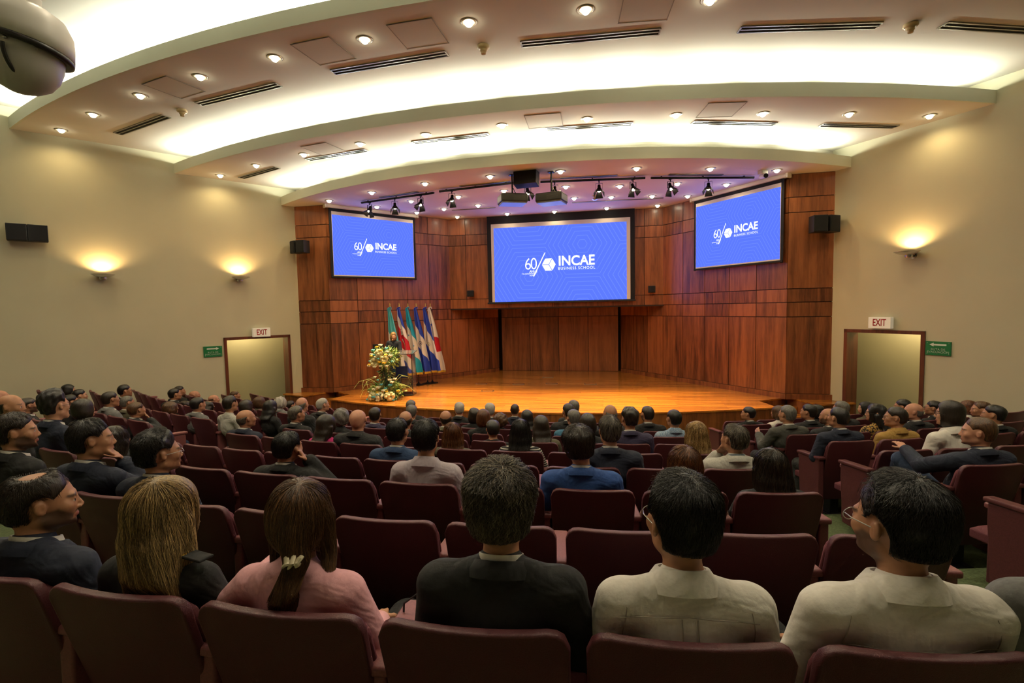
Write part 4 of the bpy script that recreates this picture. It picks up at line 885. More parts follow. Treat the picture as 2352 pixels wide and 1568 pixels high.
# ================================================================ PEOPLE: fields, surfaces, warps
class Field:
    """signed-distance field on a grid; solids are blended in and the zero surface is taken out as one quad mesh"""
    def __init__(s, lo, hi, h):
        s.lo = np.array(lo, np.float32); s.h = h; s.n = np.ceil((np.array(hi)-np.array(lo))/h).astype(int)+1
        s.d = np.full(s.n, .2, np.float32)
        s.ax = [s.lo[i]+h*np.arange(s.n[i], dtype=np.float32) for i in range(3)]
    def _win(s, lo, hi, m):
        sl = []
        for i in range(3):
            a = max(0, int((lo[i]-m-s.lo[i])/s.h)); b = min(s.n[i], int((hi[i]+m-s.lo[i])/s.h)+2); sl.append(slice(a, max(b, a)))
        return tuple(sl)
    def _xyz(s, w): return s.ax[0][w[0], None, None] if False else (s.ax[0][w[0]][:, None, None], s.ax[1][w[1]][None, :, None], s.ax[2][w[2]][None, None, :])
    def _mix(s, w, d, k, op):
        a = s.d[w]
        if a.size == 0: return
        if op == 'sub':
            d = -d
            if k > 0: hh = np.clip(.5-.5*(a-d)/k, 0, 1); s.d[w] = a*(1-hh)+d*hh+k*hh*(1-hh)
            else: s.d[w] = np.maximum(a, d)
        else:
            if k > 0: hh = np.clip(.5+.5*(a-d)/k, 0, 1); s.d[w] = a*(1-hh)+d*hh-k*hh*(1-hh)
            else: s.d[w] = np.minimum(a, d)
    def ell(s, c, r, k=.02, op='add', rot=None):
        m = max(r)*.3+.06+k; R = max(r) if rot is not None else None
        lo = [c[i]-(R or r[i]) for i in range(3)]; hi = [c[i]+(R or r[i]) for i in range(3)]
        w = s._win(lo, hi, m); x, y, z = s._xyz(w); x = x-c[0]; y = y-c[1]; z = z-c[2]
        if rot is not None: x, y, z = (rot[0][0]*x+rot[0][1]*y+rot[0][2]*z, rot[1][0]*x+rot[1][1]*y+rot[1][2]*z, rot[2][0]*x+rot[2][1]*y+rot[2][2]*z)
        q = np.sqrt((x/r[0])**2+(y/r[1])**2+(z/r[2])**2); g = np.sqrt((x/r[0]**2)**2+(y/r[1]**2)**2+(z/r[2]**2)**2)+1e-6
        s._mix(w, (q*(q-1)/g).astype(np.float32), k, op); return s
    def cap(s, a, b, ra, rb=None, k=.02, op='add', flat=1.0):
        rb = ra if rb is None else rb; a = np.array(a, np.float32); b = np.array(b, np.float32); m = .06+k; R = max(ra, rb)
        w = s._win(np.minimum(a, b)-R, np.maximum(a, b)+R, m); x, y, z = s._xyz(w); ba = b-a; L = float(ba@ba)+1e-9
        t = np.clip(((x-a[0])*ba[0]+(y-a[1])*ba[1]+(z-a[2])*ba[2])/L, 0, 1)
        d = np.sqrt((x-a[0]-t*ba[0])**2+((y-a[1]-t*ba[1])/flat)**2+(z-a[2]-t*ba[2])**2)-(ra+(rb-ra)*t)
        s._mix(w, d.astype(np.float32), k, op); return s
    def chain(s, pts, rs, k=.02):
        for i in range(len(pts)-1): s.cap(pts[i], pts[i+1], rs[i], rs[i+1], k)
        return s
    def cut(s, fn):
        """keep only where fn(x,y,z) < 0"""
        x, y, z = s._xyz((slice(None),)*3); s.d = np.maximum(s.d, fn(x, y, z)).astype(np.float32); return s
    def surf(s):
        d = s.d; n = s.n; ins = d < 0
        c = np.zeros(tuple(n-1), np.int8)
        for i in (0, 1):
            for j in (0, 1):
                for k in (0, 1): c += ins[i:n[0]-1+i, j:n[1]-1+j, k:n[2]-1+k]
        act = (c > 0) & (c < 8); idx = np.full(act.shape, -1, np.int64); I = np.argwhere(act); idx[act] = np.arange(len(I))
        P = np.zeros((len(I), 3)); W = np.zeros(len(I)); cor = [(i, j, k) for i in (0, 1) for j in (0, 1) for k in (0, 1)]
        dv = [d[I[:, 0]+a, I[:, 1]+b, I[:, 2]+e] for a, b, e in cor]
        for p in range(8):
            for q in range(p+1, 8):
                if sum(abs(cor[p][m]-cor[q][m]) for m in range(3)) != 1: continue
                ok = (dv[p] < 0) != (dv[q] < 0); t = np.where(ok, dv[p]/(dv[p]-dv[q]+1e-12*(~ok)), 0)
                pt = np.array(cor[p])[None]+t[:, None]*(np.array(cor[q])-np.array(cor[p]))[None]; P += pt*ok[:, None]; W += ok
        V = s.lo+s.h*(I+P/W[:, None]); Q = []
        for ax in range(3):
            o = [m for m in range(3) if m != ax]; sl0 = [slice(None)]*3; sl1 = [slice(None)]*3
            sl0[ax] = slice(0, n[ax]-1); sl1[ax] = slice(1, n[ax]); a = ins[tuple(sl0)]; b = ins[tuple(sl1)]; ch = np.argwhere(a != b)
            ch = ch[(ch[:, o[0]] > 0) & (ch[:, o[1]] > 0) & (ch[:, o[0]] < n[o[0]]-1) & (ch[:, o[1]] < n[o[1]]-1)]
            e0 = np.zeros(3, int); e0[o[0]] = 1; e1 = np.zeros(3, int); e1[o[1]] = 1
            g = lambda q: idx[q[:, 0], q[:, 1], q[:, 2]]
            quad = np.stack([g(ch-e0-e1), g(ch-e1), g(ch), g(ch-e0)], 1); fl = a[ch[:, 0], ch[:, 1], ch[:, 2]]
            if ax == 1: fl = ~fl
            quad[~fl] = quad[~fl][:, ::-1]; Q.append(quad)
        Q = np.concatenate(Q); Q = Q[(Q >= 0).all(1)]
        return V, Q
def smooths(a, b, x):
    t = np.clip((x-a)/(b-a), 0, 1); return t*t*(3-2*t)
def smooth_v(V, Q, it=1, lam=.5):
    for _ in range(it):
        A = np.zeros_like(V); C = np.zeros(len(V))
        for a, b in ((0, 1), (1, 2), (2, 3), (3, 0)):
            np.add.at(A, Q[:, a], V[Q[:, b]]); np.add.at(A, Q[:, b], V[Q[:, a]]); np.add.at(C, Q[:, a], 1); np.add.at(C, Q[:, b], 1)
        V = V+lam*(A/np.maximum(C, 1)[:, None]-V)
    return V
def np_mesh(name, V, Q, mats, mi=None, smooth=True):
    me = bpy.data.meshes.new(name); me.vertices.add(len(V)); me.vertices.foreach_set('co', np.ascontiguousarray(V, np.float32).ravel())
    k = Q.shape[1]; me.loops.add(len(Q)*k); me.loops.foreach_set('vertex_index', np.ascontiguousarray(Q, np.int32).ravel())
    me.polygons.add(len(Q)); me.polygons.foreach_set('loop_start', np.arange(0, len(Q)*k, k, dtype=np.int32)); me.polygons.foreach_set('loop_total', np.full(len(Q), k, np.int32))
    for m_ in mats: me.materials.append(m_)
    if mi is not None: me.polygons.foreach_set('material_index', np.ascontiguousarray(mi, np.int32))
    if smooth: me.polygons.foreach_set('use_smooth', np.ones(len(Q), bool))
    me.update(calc_edges=True); me.validate(); return me
def mobj(name, me, parent): o = bpy.data.objects.new(name, me); COL.objects.link(o); o.parent = parent; return o
HZ = 1.205           # eye-level height of the head centre on a seated adult
HC = np.array([0, .155, HZ]); NB = np.array([0, .13, 1.07])
def head_sdf(F, fem=False, c=HC):
    c = np.asarray(c); P = lambda x, y, z: (c[0]+x, c[1]+y, c[2]+z); w = .95 if fem else 1.0
    F.ell(P(0, -.018, .028), (.077*w, .097, .088), .01); F.ell(P(0, .03, -.035), (.060*w, .063, .083), .03)
    F.ell(P(0, -.05, -.03), (.058*w, .055, .06), .03)
    for s in (-1, 1): F.cap(P(s*.046*w, .0, -.062), P(s*.012, .068, -.100 if not fem else -.096), .022, .020, .02); F.ell(P(s*.040*w, .062, -.022), (.022, .02, .022), .02)
    F.cap(P(-.034, .078, .018), P(.034, .078, .018), .010, .010, .015); F.cap(P(-.008, .074, -.100), P(.008, .074, -.100), .016, .016, .015)
    for s in (-1, 1): F.ell(P(s*.031, .099, -.002), (.017, .014, .012), .010, 'sub'); F.ell(P(s*.031, .0755, -.003), (.0135, .0135, .0125), .003)
    F.cap(P(0, .086, .008), P(0, .104, -.032), .006, .0088, .009)
    for s in (-1, 1): F.ell(P(s*.011, .098, -.039), (.0072, .009, .0062), .006)
    F.ell(P(0, .086, -.064), (.022, .012, .006), .006); F.ell(P(0, .084, -.073), (.019, .012, .007), .005); F.cap(P(-.016, .1, -.0685), P(.016, .1, -.0685), .0015, .0015, .002, 'sub')
    for s in (-1, 1):
        F.ell(P(s*.080*w, -.008, -.006), (.010, .020, .031), .006, rot=((1, s*.35, 0), (-s*.35, 1, .25), (0, -.25, 1))); F.ell(P(s*.089*w, -.001, -.004), (.007, .009, .016), .004, 'sub')
def hand_sdf(F, wr, el, up, side, curl=.5, size=1.0, k=.006):
    """palm, four unequal fingers and a thumb leaving the side of the palm near its base"""
    wr = np.array(wr, float); d = np.array(wr-np.array(el)); d /= np.linalg.norm(d); up = np.array(up, float); up -= d*(up@d); up /= np.linalg.norm(up); sd = np.cross(d, up)*side
    S = size; p0 = wr+d*.02*S
    for t in (-.028, -.009, .010, .028): F.cap(p0+sd*t*.7*S, p0+d*.075*S+sd*t*S, .0125*S, .011*S, .010)
    for t, L, r in ((-.030, .062, .0078), (-.010, .074, .0086), (.011, .080, .0088), (.031, .070, .0086)):
        a = p0+d*.08*S+sd*t*S; q = a.copy(); dr = d.copy()
        for j, (f, cu) in enumerate(((.42, .35), (.33, .55), (.25, .5))):
            an = cu*curl; dr = dr*math.cos(an)-up*math.sin(an); dr /= np.linalg.norm(dr); b = q+dr*L*f*S; F.cap(q, b, r*S*(1-.08*j), r*S*(.94-.08*j), k); q = b
    a = p0+sd*.026*S+d*.01*S; b = a+(sd*.75+d*.6-up*.25)*.040*S; c = b+(sd*.30+d*.9-up*.25)*.030*S; F.cap(a, b, .012*S, .0105*S, .01); F.cap(b, c, .0100*S, .0082*S, k)
POSE = {}
def arms(pose):
    """shoulder, elbow, wrist, palm-back direction for each side (seated figure facing +y)"""
    L = [(-.185, .115, .972), (-.240, .16, .74), (-.115, .40, .66), (0, 0, 1)]; R = [(.185, .115, .972), (.240, .16, .74), (.115, .42, .655), (0, 0, 1)]
    if pose == 'chinR': R = [(.185, .125, .972), (.235, .34, .80), (.085, .262, 1.035), (.3, .9, .2)]
    if pose == 'chinL': L = [(-.185, .125, .972), (-.235, .34, .80), (-.085, .262, 1.035), (-.3, .9, .2)]
    if pose == 'earR': R = [(.185, .125, .972), (.30, .27, .84), (.135, .20, 1.10), (.6, .6, .2)]
    if pose == 'knee': L = [(-.185, .13, .972), (-.27, .36, .86), (-.20, .60, .93), (0, 0, 1)]
    if pose == 'phone': L = [(-.185, .115, .972), (-.27, .22, .76), (-.20, .46, .86), (-.8, .2, .6)]
    if pose == 'pink': L = [(-.185, .12, .972), (-.30, .14, .84), (-.22, .38, .93), (0, 0, 1)]
    return L, R
def leg_pts(pose):
    out = []
    for s in (-1, 1):
        if pose == 'knee' and s < 0: out.append([(-.08, .28, .50), (-.20, .64, .82), (-.05, .88, .56), (.02, .90, .50), (.09, 1.0, .52)])
        else: out.append([(s*.09, .26, .50), (s*.12, .66, .50), (s*.12, .62, .10), (s*.12, .60, .045), (s*.14, .76, .03)])
    return out
def body_field(h, pose='lap', fem=False, infl=0.):
    F = Field((-.42, -.12, -.02), (.42, 1.08, 1.36), h); w = .88 if fem else 1.0
    F.ell((0, .29, .50), (.17, .14, .12), .03); F.ell((0, .225, .68), (.145*w, .105, .17), .05); F.ell((0, .145, .86), (.162*w, .11, .17), .05)
    F.cap((-.14*w, .115, .972), (.14*w, .115, .972), .050*w, .050*w, .04)
    for s in (-1, 1): F.cap((s*.02, .108, 1.045), (s*.15*w, .112, .985), .036, .036, .03)
    F.cap((0, .115, 1.02), (0, .145, 1.16), .056*w, .052*w, .03)
    for q, (sh, el, wr, up) in enumerate(arms(pose)):
        s = -1 if q == 0 else 1; sh = (sh[0]*w, sh[1], sh[2]); F.cap(sh, el, .050*w, .040*w, .03); F.cap(el, wr, .039*w, .025, .02); hand_sdf(F, wr, el, up, s if pose not in ('chinR', 'chinL', 'earR') else -s, .75 if 'chin' in pose or pose == 'earR' else .45, .93 if fem else 1.0)
    for p in leg_pts(pose): F.cap(p[0], p[1], .085, .058, .04); F.cap(p[1], p[2], .055, .038, .02); F.cap(p[2], p[3], .038, .04, .01); F.cap(p[3], p[4], .04, .03, .02)
    head_sdf(F, fem); return F
def skin_mi(V, Q, beard=False):
    C = V[Q].mean(1)-HC; mi = np.zeros(len(Q), int)
    eye = (C[:, 1] > .078) & (np.abs(C[:, 2]+.003) < .0048) & (np.abs(np.abs(C[:, 0])-.031) < .0115); mi[eye] = 1
    iris = eye & (np.abs(np.abs(C[:, 0])-.031) < .0062) & (np.abs(C[:, 2]+.003) < .006); mi[iris] = 2
    lip = (C[:, 1] > .082) & (np.abs(C[:, 0]) < .021) & (C[:, 2] < -.058) & (C[:, 2] > -.079); mi[lip] = 3
    return mi
def face_paint(V, beard):
    """per-vertex colour: red = beard, green = eyebrow"""
    C = V-HC; X, Y, Z = np.abs(C[:, 0]), C[:, 1], C[:, 2]; out = np.zeros((len(V), 4), np.float32); out[:, 3] = 1
    bl = .021+.10*(.03-X)*(X > .03); out[:, 1] = smooths(.007, .003, np.abs(Z-bl))*smooths(.022, .014, np.abs(X-.032))*(Y > .055)*(Z > 0)
    if beard:
        lim = np.where(Y < .04, -.022+.25*Y, -.012-.9*np.maximum(Y-.04, 0)); d = lim-Z; a = smooths(0, .016, d)*smooths(-.022, .004, Y)*smooths(-.15, -.125, Z)
        mous = smooths(.006, .002, np.abs(Z+.052))*(X < .03)*(Y > .07); lipm = smooths(.004, .009, np.maximum(np.abs(Z+.069)-.004, (X-.020)*.8)); a = np.where((X < .028) & (Y > .07), np.maximum(a*lipm, mous), a); out[:, 0] = np.clip(a, 0, 1)
    return out
def cloth_field(h, kind, pose='lap', fem=False):
    """upper garment: torso and sleeves, a little outside the body; hem at the hips, opening at the neck"""
    F = Field((-.42, -.14, .40), (.42, .80, 1.14), h); w = .90 if fem else 1.0; t = {'suit': .022, 'shirt': .014, 'blouse': .012}[kind]
    F.ell((0, .285, .52), (.165*w+t, .13+t, .11), .03); F.ell((0, .225, .68), (.15*w+t, .113+t, .18), .05); F.ell((0, .14, .86), (.168*w+t, .116+t, .17), .05)
    F.cap((-.15*w, .11, .970), (.15*w, .11, .970), .050*w+t, .050*w+t, .04)
    for s in (-1, 1): F.cap((s*.02, .104, 1.040), (s*.155*w, .110, .985), .038+t*.7, .036+t, .025)
    F.cap((0, .112, 1.02), (0, .122, 1.055), .058*w+t*.6, .055*w+t*.4, .02)
    for q, (sh, el, wr, up) in enumerate(arms(pose)):
        sh = np.array((sh[0]*w, sh[1], sh[2])); el = np.array(el); wr = np.array(wr); s = -1 if q == 0 else 1
        if kind == 'suit': F.ell((sh[0]*1.04, sh[1]-.004, sh[2]+.018), (.054, .060, .042), .02)
        if kind == 'blouse' and fem and pose == 'lap0': F.cap(sh, sh+(el-sh)*.4, .052+t, .05+t, .03)
        else: F.cap(sh, el, .050*w+t, .043*w+t, .03); F.cap(el, el+(wr-el)*.93, .043*w+t, .030+t, .02)
    return F
def cloth_warp(V, amp, seed, kind):
    r = np.random.default_rng(seed); x, y, z = V.T; d = np.zeros(len(V))
    for _ in range(5):
        k = r.normal(size=3)*np.array([7, 7, 11]); d += np.sin(V@k+r.random()*6.28)*r.random()
    d += 1.2*np.sin(18*(z+.45*np.abs(x))+2*np.sin(6*x)+seed)*np.clip((1.0-z)*3, 0, 1)*np.clip(z-.5, 0, 1)*2
    c = np.array([0, .14, .8]); nrm = np.stack([x-0, y-.14, 0*z], 1); nrm /= np.linalg.norm(nrm, axis=1)[:, None]+1e-6
    return V+nrm*(d*amp)[:, None]
def trousers_field(h, pose):
    F = Field((-.34, -.02, .02), (.34, 1.02, .98), h); F.ell((0, .29, .50), (.18, .145, .125), .03)
    for p in leg_pts(pose): F.cap(p[0], p[1], .098, .074, .04); F.cap(p[1], tuple(np.array(p[1])*.08+np.array(p[2])*.92), .073, .058, .02)
    return F
def shoes_field(h, pose):
    F = Field((-.3, .45, -.02), (.3, 1.08, .62), h)
    for p in leg_pts(pose): F.cap(p[3], p[4], .046, .040, .01)
    if pose != 'knee': F.cut(lambda x, y, z: -(z-.0)+0*x+0*y)
    return F
HAIRK = {}
def hair_field(h, st, fem=False):
    c = HC; P = lambda x, y, z: (c[0]+x, c[1]+y, c[2]+z)
    F = Field((c[0]-.2, c[1]-.26, c[2]-.50), (c[0]+.2, c[1]+.16, c[2]+.20), h); w = .95 if fem else 1.0
    t = {'short': .012, 'curly': .020, 'thick': .020, 'fringe': .006, 'crew': .006, 'slick': .011}.get(st, .016)
    F.ell(P(0, -.018, .028), (.077*w, .097, .088), .01); F.ell(P(0, -.052, -.028), (.060*w, .053, .062), .03); F.ell(P(0, .03, -.035), (.060*w, .063, .083), .03)
    x, y, z = F._xyz((slice(None),)*3); X = x-c[0]; Y = y-c[1]; Z = z-c[2]
    if st in ('short', 'curly', 'thick', 'crew', 'fringe', 'slick', 'thin'):
        aX = np.abs(X)
        side = np.where(Y < -.040, -.080, np.where(Y < -.010, -.080+(Y+.040)*2.4, np.where(Y < .022, -.004, np.where(Y < .042, -.004+(Y-.022)*1.6, .028+1.1*(Y-.042)))))      # sideburn, then temple
        g = np.maximum(side-Z, Y-.080+.9*np.maximum(aX-.035, 0)+.25*np.maximum(Z-.07, 0))
        ear = .026-np.sqrt((Y+.002)**2+((Z+.012)/1.3)**2); g = np.maximum(g, np.where(aX > .045, ear, -1.))
        if st == 'fringe': g = np.maximum(g, np.maximum(Z-.050+.35*np.maximum(-.03-Y, 0), Y-.02))
        tt = t*(.50+.50*smooths(-.05, .05, Z)+.55*smooths(.03, .11, Z)*(st in ('thick', 'curly'))+.25*smooths(.03, .11, Z))
        if st == 'short' and False: pass
        if st == 'thin': tt = tt*.8-.019*smooths(.066, .030, np.sqrt(X*X+(Y+.030)**2+(Z-.105)**2))-.010*smooths(.07, .09, Y+.3*Z)
        lo = -.006 if st not in ('curly', 'thick') else -.020; te = lo+(tt-lo)*smooths(0, .032 if st != 'fringe' else .02, -g); F.d = (F.d-te).astype(np.float32); return F
    F.d = (F.d-.014).astype(np.float32)
    if st == 'bob': F.ell(P(0, -.03, -.05), (.098, .082, .105), .03); F.cut(lambda x, y, z: -(z-c[2]+.15))
    if st == 'fluffy': F.ell(P(0, -.03, -.01), (.106, .10, .115), .03); F.cut(lambda x, y, z: -(z-c[2]+.11))
    if st in ('long', 'longwavy'):
        F.ell(P(0, -.045, -.08), (.100, .070, .14), .03); F.cap(P(-.05, -.075, -.10), P(-.062, -.095, -.29), .050, .034, .03); F.cap(P(.05, -.075, -.10), P(.062, -.095, -.29), .050, .034, .03); F.cap(P(0, -.085, -.10), P(0, -.10, -.30), .055, .038, .03)
        F.cap(P(-.082, -.01, -.03), P(-.09, -.02, -.17), .024, .016, .02); F.cap(P(.082, -.01, -.03), P(.09, -.02, -.17), .024, .016, .02)
    if st == 'tied': F.cap(P(0, -.10, -.02), P(.015, -.118, -.10), .040, .024, .02); F.cap(P(.015, -.118, -.09), P(-.03, -.10, -.24), .022, .034, .02); F.cap(P(-.03, -.10, -.24), P(-.06, -.09, -.33), .032, .008, .02); F.cap(P(-.080, -.01, .0), P(-.088, -.01, -.15), .014, .005, .02); F.cap(P(.075, -.02, .0), P(.085, -.04, -.17), .026, .014, .02)
    face = (1-np.sqrt((X/.064)**2+((Y-.10)/.085)**2+((Z+.03)/.098)**2))*.05; F.d = np.maximum(F.d, face).astype(np.float32)
    if st == 'tied':
        g = np.where(Y > -.06, (-.02+.5*Y-Z), np.where(np.abs(X) < .05, -1., -.075-Z)); F.d = np.maximum(F.d, np.where(np.abs(X) > .068, -1., np.where(Z < -.10, -1., g*.8))).astype(np.float32)
    return F
def pose_head(V, yaw=0., pitch=0., roll=0., z0=1.055, z1=1.13):
    """turn the head on the neck; what lies below the collar stays"""
    wgt = smooths(z0, z1, V[:, 2]); wgt = np.where((V[:, 1] > .245) & (V[:, 2] < 1.13), 0, wgt); piv = np.array([0, .135, 1.10]); out = V.copy(); a = yaw*wgt; b = pitch*wgt; c = roll*wgt
    q = V-piv; x, y, z = q.T
    y, z = y*np.cos(b)-z*np.sin(b), y*np.sin(b)+z*np.cos(b); x, z = x*np.cos(c)+z*np.sin(c), -x*np.sin(c)+z*np.cos(c); x, y = x*np.cos(a)-y*np.sin(a), x*np.sin(a)+y*np.cos(a)
    return np.stack([x, y, z], 1)+piv
BASE = {}
FLD = {}; PEOPLE = []
def base(key, fn, it=1):
    if key not in BASE:
        F = fn(); V, Q = F.surf(); BASE[key] = (smooth_v(V, Q, it, .5), Q)
        if key[0] == 'hair': FLD[key] = F
    return BASE[key]
def collar(r0, z0, z1, flare, th, front_gap=.5, n=30, cy=.132, back=.0, tilt=.25):
    """band round the neck, open at the front; tilt lowers the front"""
    vs = []; m = 4
    for i in range(n+1):
        a = -math.pi/2-(math.pi-front_gap/2)+(2*math.pi-front_gap)*i/n
        for j, (rr, zz) in enumerate(((r0, z0), (r0+flare*.3, (z0+z1)/2), (r0+flare*.1, z1), (r0+th+flare*.1, z1), (r0+th+flare*.8, (z0+z1)/2), (r0+th+flare, z0))):
            y = cy+rr*1.06*math.sin(a); vs.append((rr*math.cos(a), y, zz-tilt*(y-cy+.06)+back*(1-math.sin(a))))
    k = 6; fs = [(i*k+j, i*k+(j+1) % k, (i+1)*k+(j+1) % k, (i+1)*k+j) for i in range(n) for j in range(k)]
    fs += [tuple(range(k)), tuple(range(n*k+k-1, n*k-1, -1))]; return vs, fs
# hair and skin materials
SKIN = {}
def skin_set(tone):
    if tone not in SKIN:
        c = {'light': (.52, .27, .16), 'tan': (.40, .19, .10), 'brown': (.27, .115, .055), 'pink': (.50, .24, .15)}[tone]
        m = mat('skin_'+tone, c, .5, noise=(30, .08), bump=.05); b = m.node_tree.nodes['Principled BSDF']
        b.inputs['Subsurface Weight'].default_value = .0
        nt = m.node_tree; old = b.inputs['Base Color'].links[0].from_socket; at = nt.nodes.new('ShaderNodeAttribute'); at.attribute_name = 'paint'; sp = nt.nodes.new('ShaderNodeSeparateColor'); nt.links.new(at.outputs['Color'], sp.inputs[0])
        for ch, cc, k in ((0, (.035, .022, .015), .82), (1, (.015, .010, .007), .85)):
            mx = nt.nodes.new('ShaderNodeMix'); mx.data_type = 'RGBA'; ml = nt.nodes.new('ShaderNodeMath'); ml.operation = 'MULTIPLY'; ml.inputs[1].default_value = k; nt.links.new(sp.outputs[ch], ml.inputs[0]); nt.links.new(ml.outputs[0], mx.inputs[0]); nt.links.new(old, mx.inputs[6]); mx.inputs[7].default_value = (*cc, 1); old = mx.outputs[2]
        nt.links.new(old, b.inputs['Base Color'])
        SKIN[tone] = [m, mat('eye_white', (.42, .39, .34), .3), mat('iris_dark', (.02, .012, .008), .3), mat('lips', (.34, .11, .08), .45)]
    return SKIN[tone]
HAIRC = {'black': ((.006, .005, .004), (.022, .018, .014)), 'dark': ((.010, .007, .004), (.045, .028, .016)), 'brown': ((.035, .016, .006), (.20, .095, .035)), 'auburn': ((.05, .016, .005), (.20, .07, .02)), 'gray': ((.07, .065, .055), (.24, .22, .19)), 'white': ((.32, .30, .26), (.60, .57, .50)),
         'blonde': ((.14, .075, .02), (.48, .31, .12)), 'highlights': ((.10, .062, .026), (.62, .42, .17)), 'salt': ((.018, .014, .011), (.24, .20, .14)), 'redbrown': ((.06, .018, .006), (.26, .09, .025))}
def hair_mat(col):
    C = HAIRC[col]; C = (C[0], tuple(C[0][i]*.45+C[1][i]*.55 for i in range(3)))
    nm = 'hair_'+col
    if nm in MATS: return MATS[nm]
    m = bpy.data.materials.new(nm); m.use_nodes = True; nt = m.node_tree; b = nt.nodes['Principled BSDF']; tc = nt.nodes.new('ShaderNodeTexCoord'); mp = nt.nodes.new('ShaderNodeMapping'); mp.inputs['Scale'].default_value = (150, 150, 9); n = nt.nodes.new('ShaderNodeTexNoise'); n.inputs['Scale'].default_value = 1; n.inputs['Detail'].default_value = 3
    nt.links.new(tc.outputs['Object'], mp.inputs[0]); nt.links.new(mp.outputs[0], n.inputs['Vector']); r = nt.nodes.new('ShaderNodeValToRGB'); r.color_ramp.elements[0].position = .38; r.color_ramp.elements[1].position = .68; r.color_ramp.elements[0].color = (*C[0], 1); r.color_ramp.elements[1].color = (*C[1], 1)
    nt.links.new(n.outputs['Fac'], r.inputs[0]); nt.links.new(r.outputs[0], b.inputs['Base Color']); b.inputs['Roughness'].default_value = .42; b.inputs['Specular IOR Level'].default_value = .45
    bp = nt.nodes.new('ShaderNodeBump'); bp.inputs['Strength'].default_value = .5; bp.inputs['Distance'].default_value = .004; nt.links.new(n.outputs['Fac'], bp.inputs['Height']); nt.links.new(bp.outputs[0], b.inputs['Normal']); MATS[nm] = m; return m
CLOTH = {'navy': (.007, .011, .026), 'black': (.006, .006, .0055), 'charcoal': (.012, .012, .012), 'blue': (.018, .065, .24), 'midblue': (.018, .045, .11), 'white': (.70, .67, .60), 'lavender': (.46, .40, .44), 'pink': (.74, .38, .42), 'bluegray': (.20, .25, .30), 'graybrown': (.055, .055, .045), 'mustard': (.34, .20, .045), 'hotpink': (.50, .02, .16), 'lace': (.40, .22, .17), 'olive': (.09, .08, .045), 'lightgray': (.42, .41, .36), 'check': (.22, .30, .40), 'stripe': (.02, .02, .02), 'purple': (.03, .025, .06), 'leopard': (.16, .09, .02), 'grey': (.13, .13, .125), 'denim': (.018, .035, .08), 'rose': (.35, .13, .14), 'teal': (.03, .12, .2)}
def cloth_mat(c):
    nm = 'cloth_'+c
    if nm in MATS: return MATS[nm]
    m = mat(nm, CLOTH[c], .85, noise=(90, .04 if c in ('white', 'lavender', 'pink') else .12), bump=.12, sheen=.06)
    nt = m.node_tree; b = nt.nodes['Principled BSDF']
    tc2 = nt.nodes.new('ShaderNodeTexCoord'); n2 = nt.nodes.new('ShaderNodeTexNoise'); n2.inputs['Scale'].default_value = 5.5; n2.inputs['Detail'].default_value = 2; n2.inputs['Distortion'].default_value = 1.6
    nt.links.new(tc2.outputs['Object'], n2.inputs['Vector']); b2 = nt.nodes.new('ShaderNodeBump'); b2.inputs['Strength'].default_value = .55; b2.inputs['Distance'].default_value = .035
    nt.links.new(n2.outputs['Fac'], b2.inputs['Height']); old = b.inputs['Normal'].links[0].from_node; nt.links.new(b2.outputs[0], old.inputs['Normal'])
    if c in ('stripe', 'check', 'leopard'):
        tc = nt.nodes.new('ShaderNodeTexCoord'); r = nt.nodes.new('ShaderNodeValToRGB'); r.color_ramp.interpolation = 'CONSTANT'
        if c == 'leopard': tx = nt.nodes.new('ShaderNodeTexNoise'); tx.inputs['Scale'].default_value = 45; r.color_ramp.elements[0].color = (.02, .015, .01, 1); r.color_ramp.elements[1].color = (.42, .24, .05, 1); r.color_ramp.elements[1].position = .5
        elif c == 'stripe': tx = nt.nodes.new('ShaderNodeTexWave'); tx.bands_direction = 'Z'; tx.inputs['Scale'].default_value = 14; r.color_ramp.elements[0].color = (.012, .012, .012, 1); r.color_ramp.elements[1].color = (.6, .58, .5, 1); r.color_ramp.elements[1].position = .82
        else: tx = nt.nodes.new('ShaderNodeTexChecker'); tx.inputs['Scale'].default_value = 110; r.color_ramp.elements[0].color = (.34, .42, .5, 1); r.color_ramp.elements[1].color = (.08, .16, .28, 1); r.color_ramp.elements[1].position = .5
        nt.links.new(tc.outputs['Object'], tx.inputs['Vector']); nt.links.new(tx.outputs['Fac'], r.inputs[0]); nt.links.new(r.outputs[0], b.inputs['Base Color'])
    return m
def strand_mats(col):
    a, b = [HAIRC[col][k] for k in (0, 1)]; out = []
    for k, t in enumerate((0., .30, .65, 1.15)):
        c = [a[i]*(1-t)+b[i]*t for i in range(3)]; nm = 'strand_%s_%s' % (col, 'abcd'[k]); m = mat(nm, tuple(min(1, v) for v in c), .38, spec=.45); out.append(m)
    return out
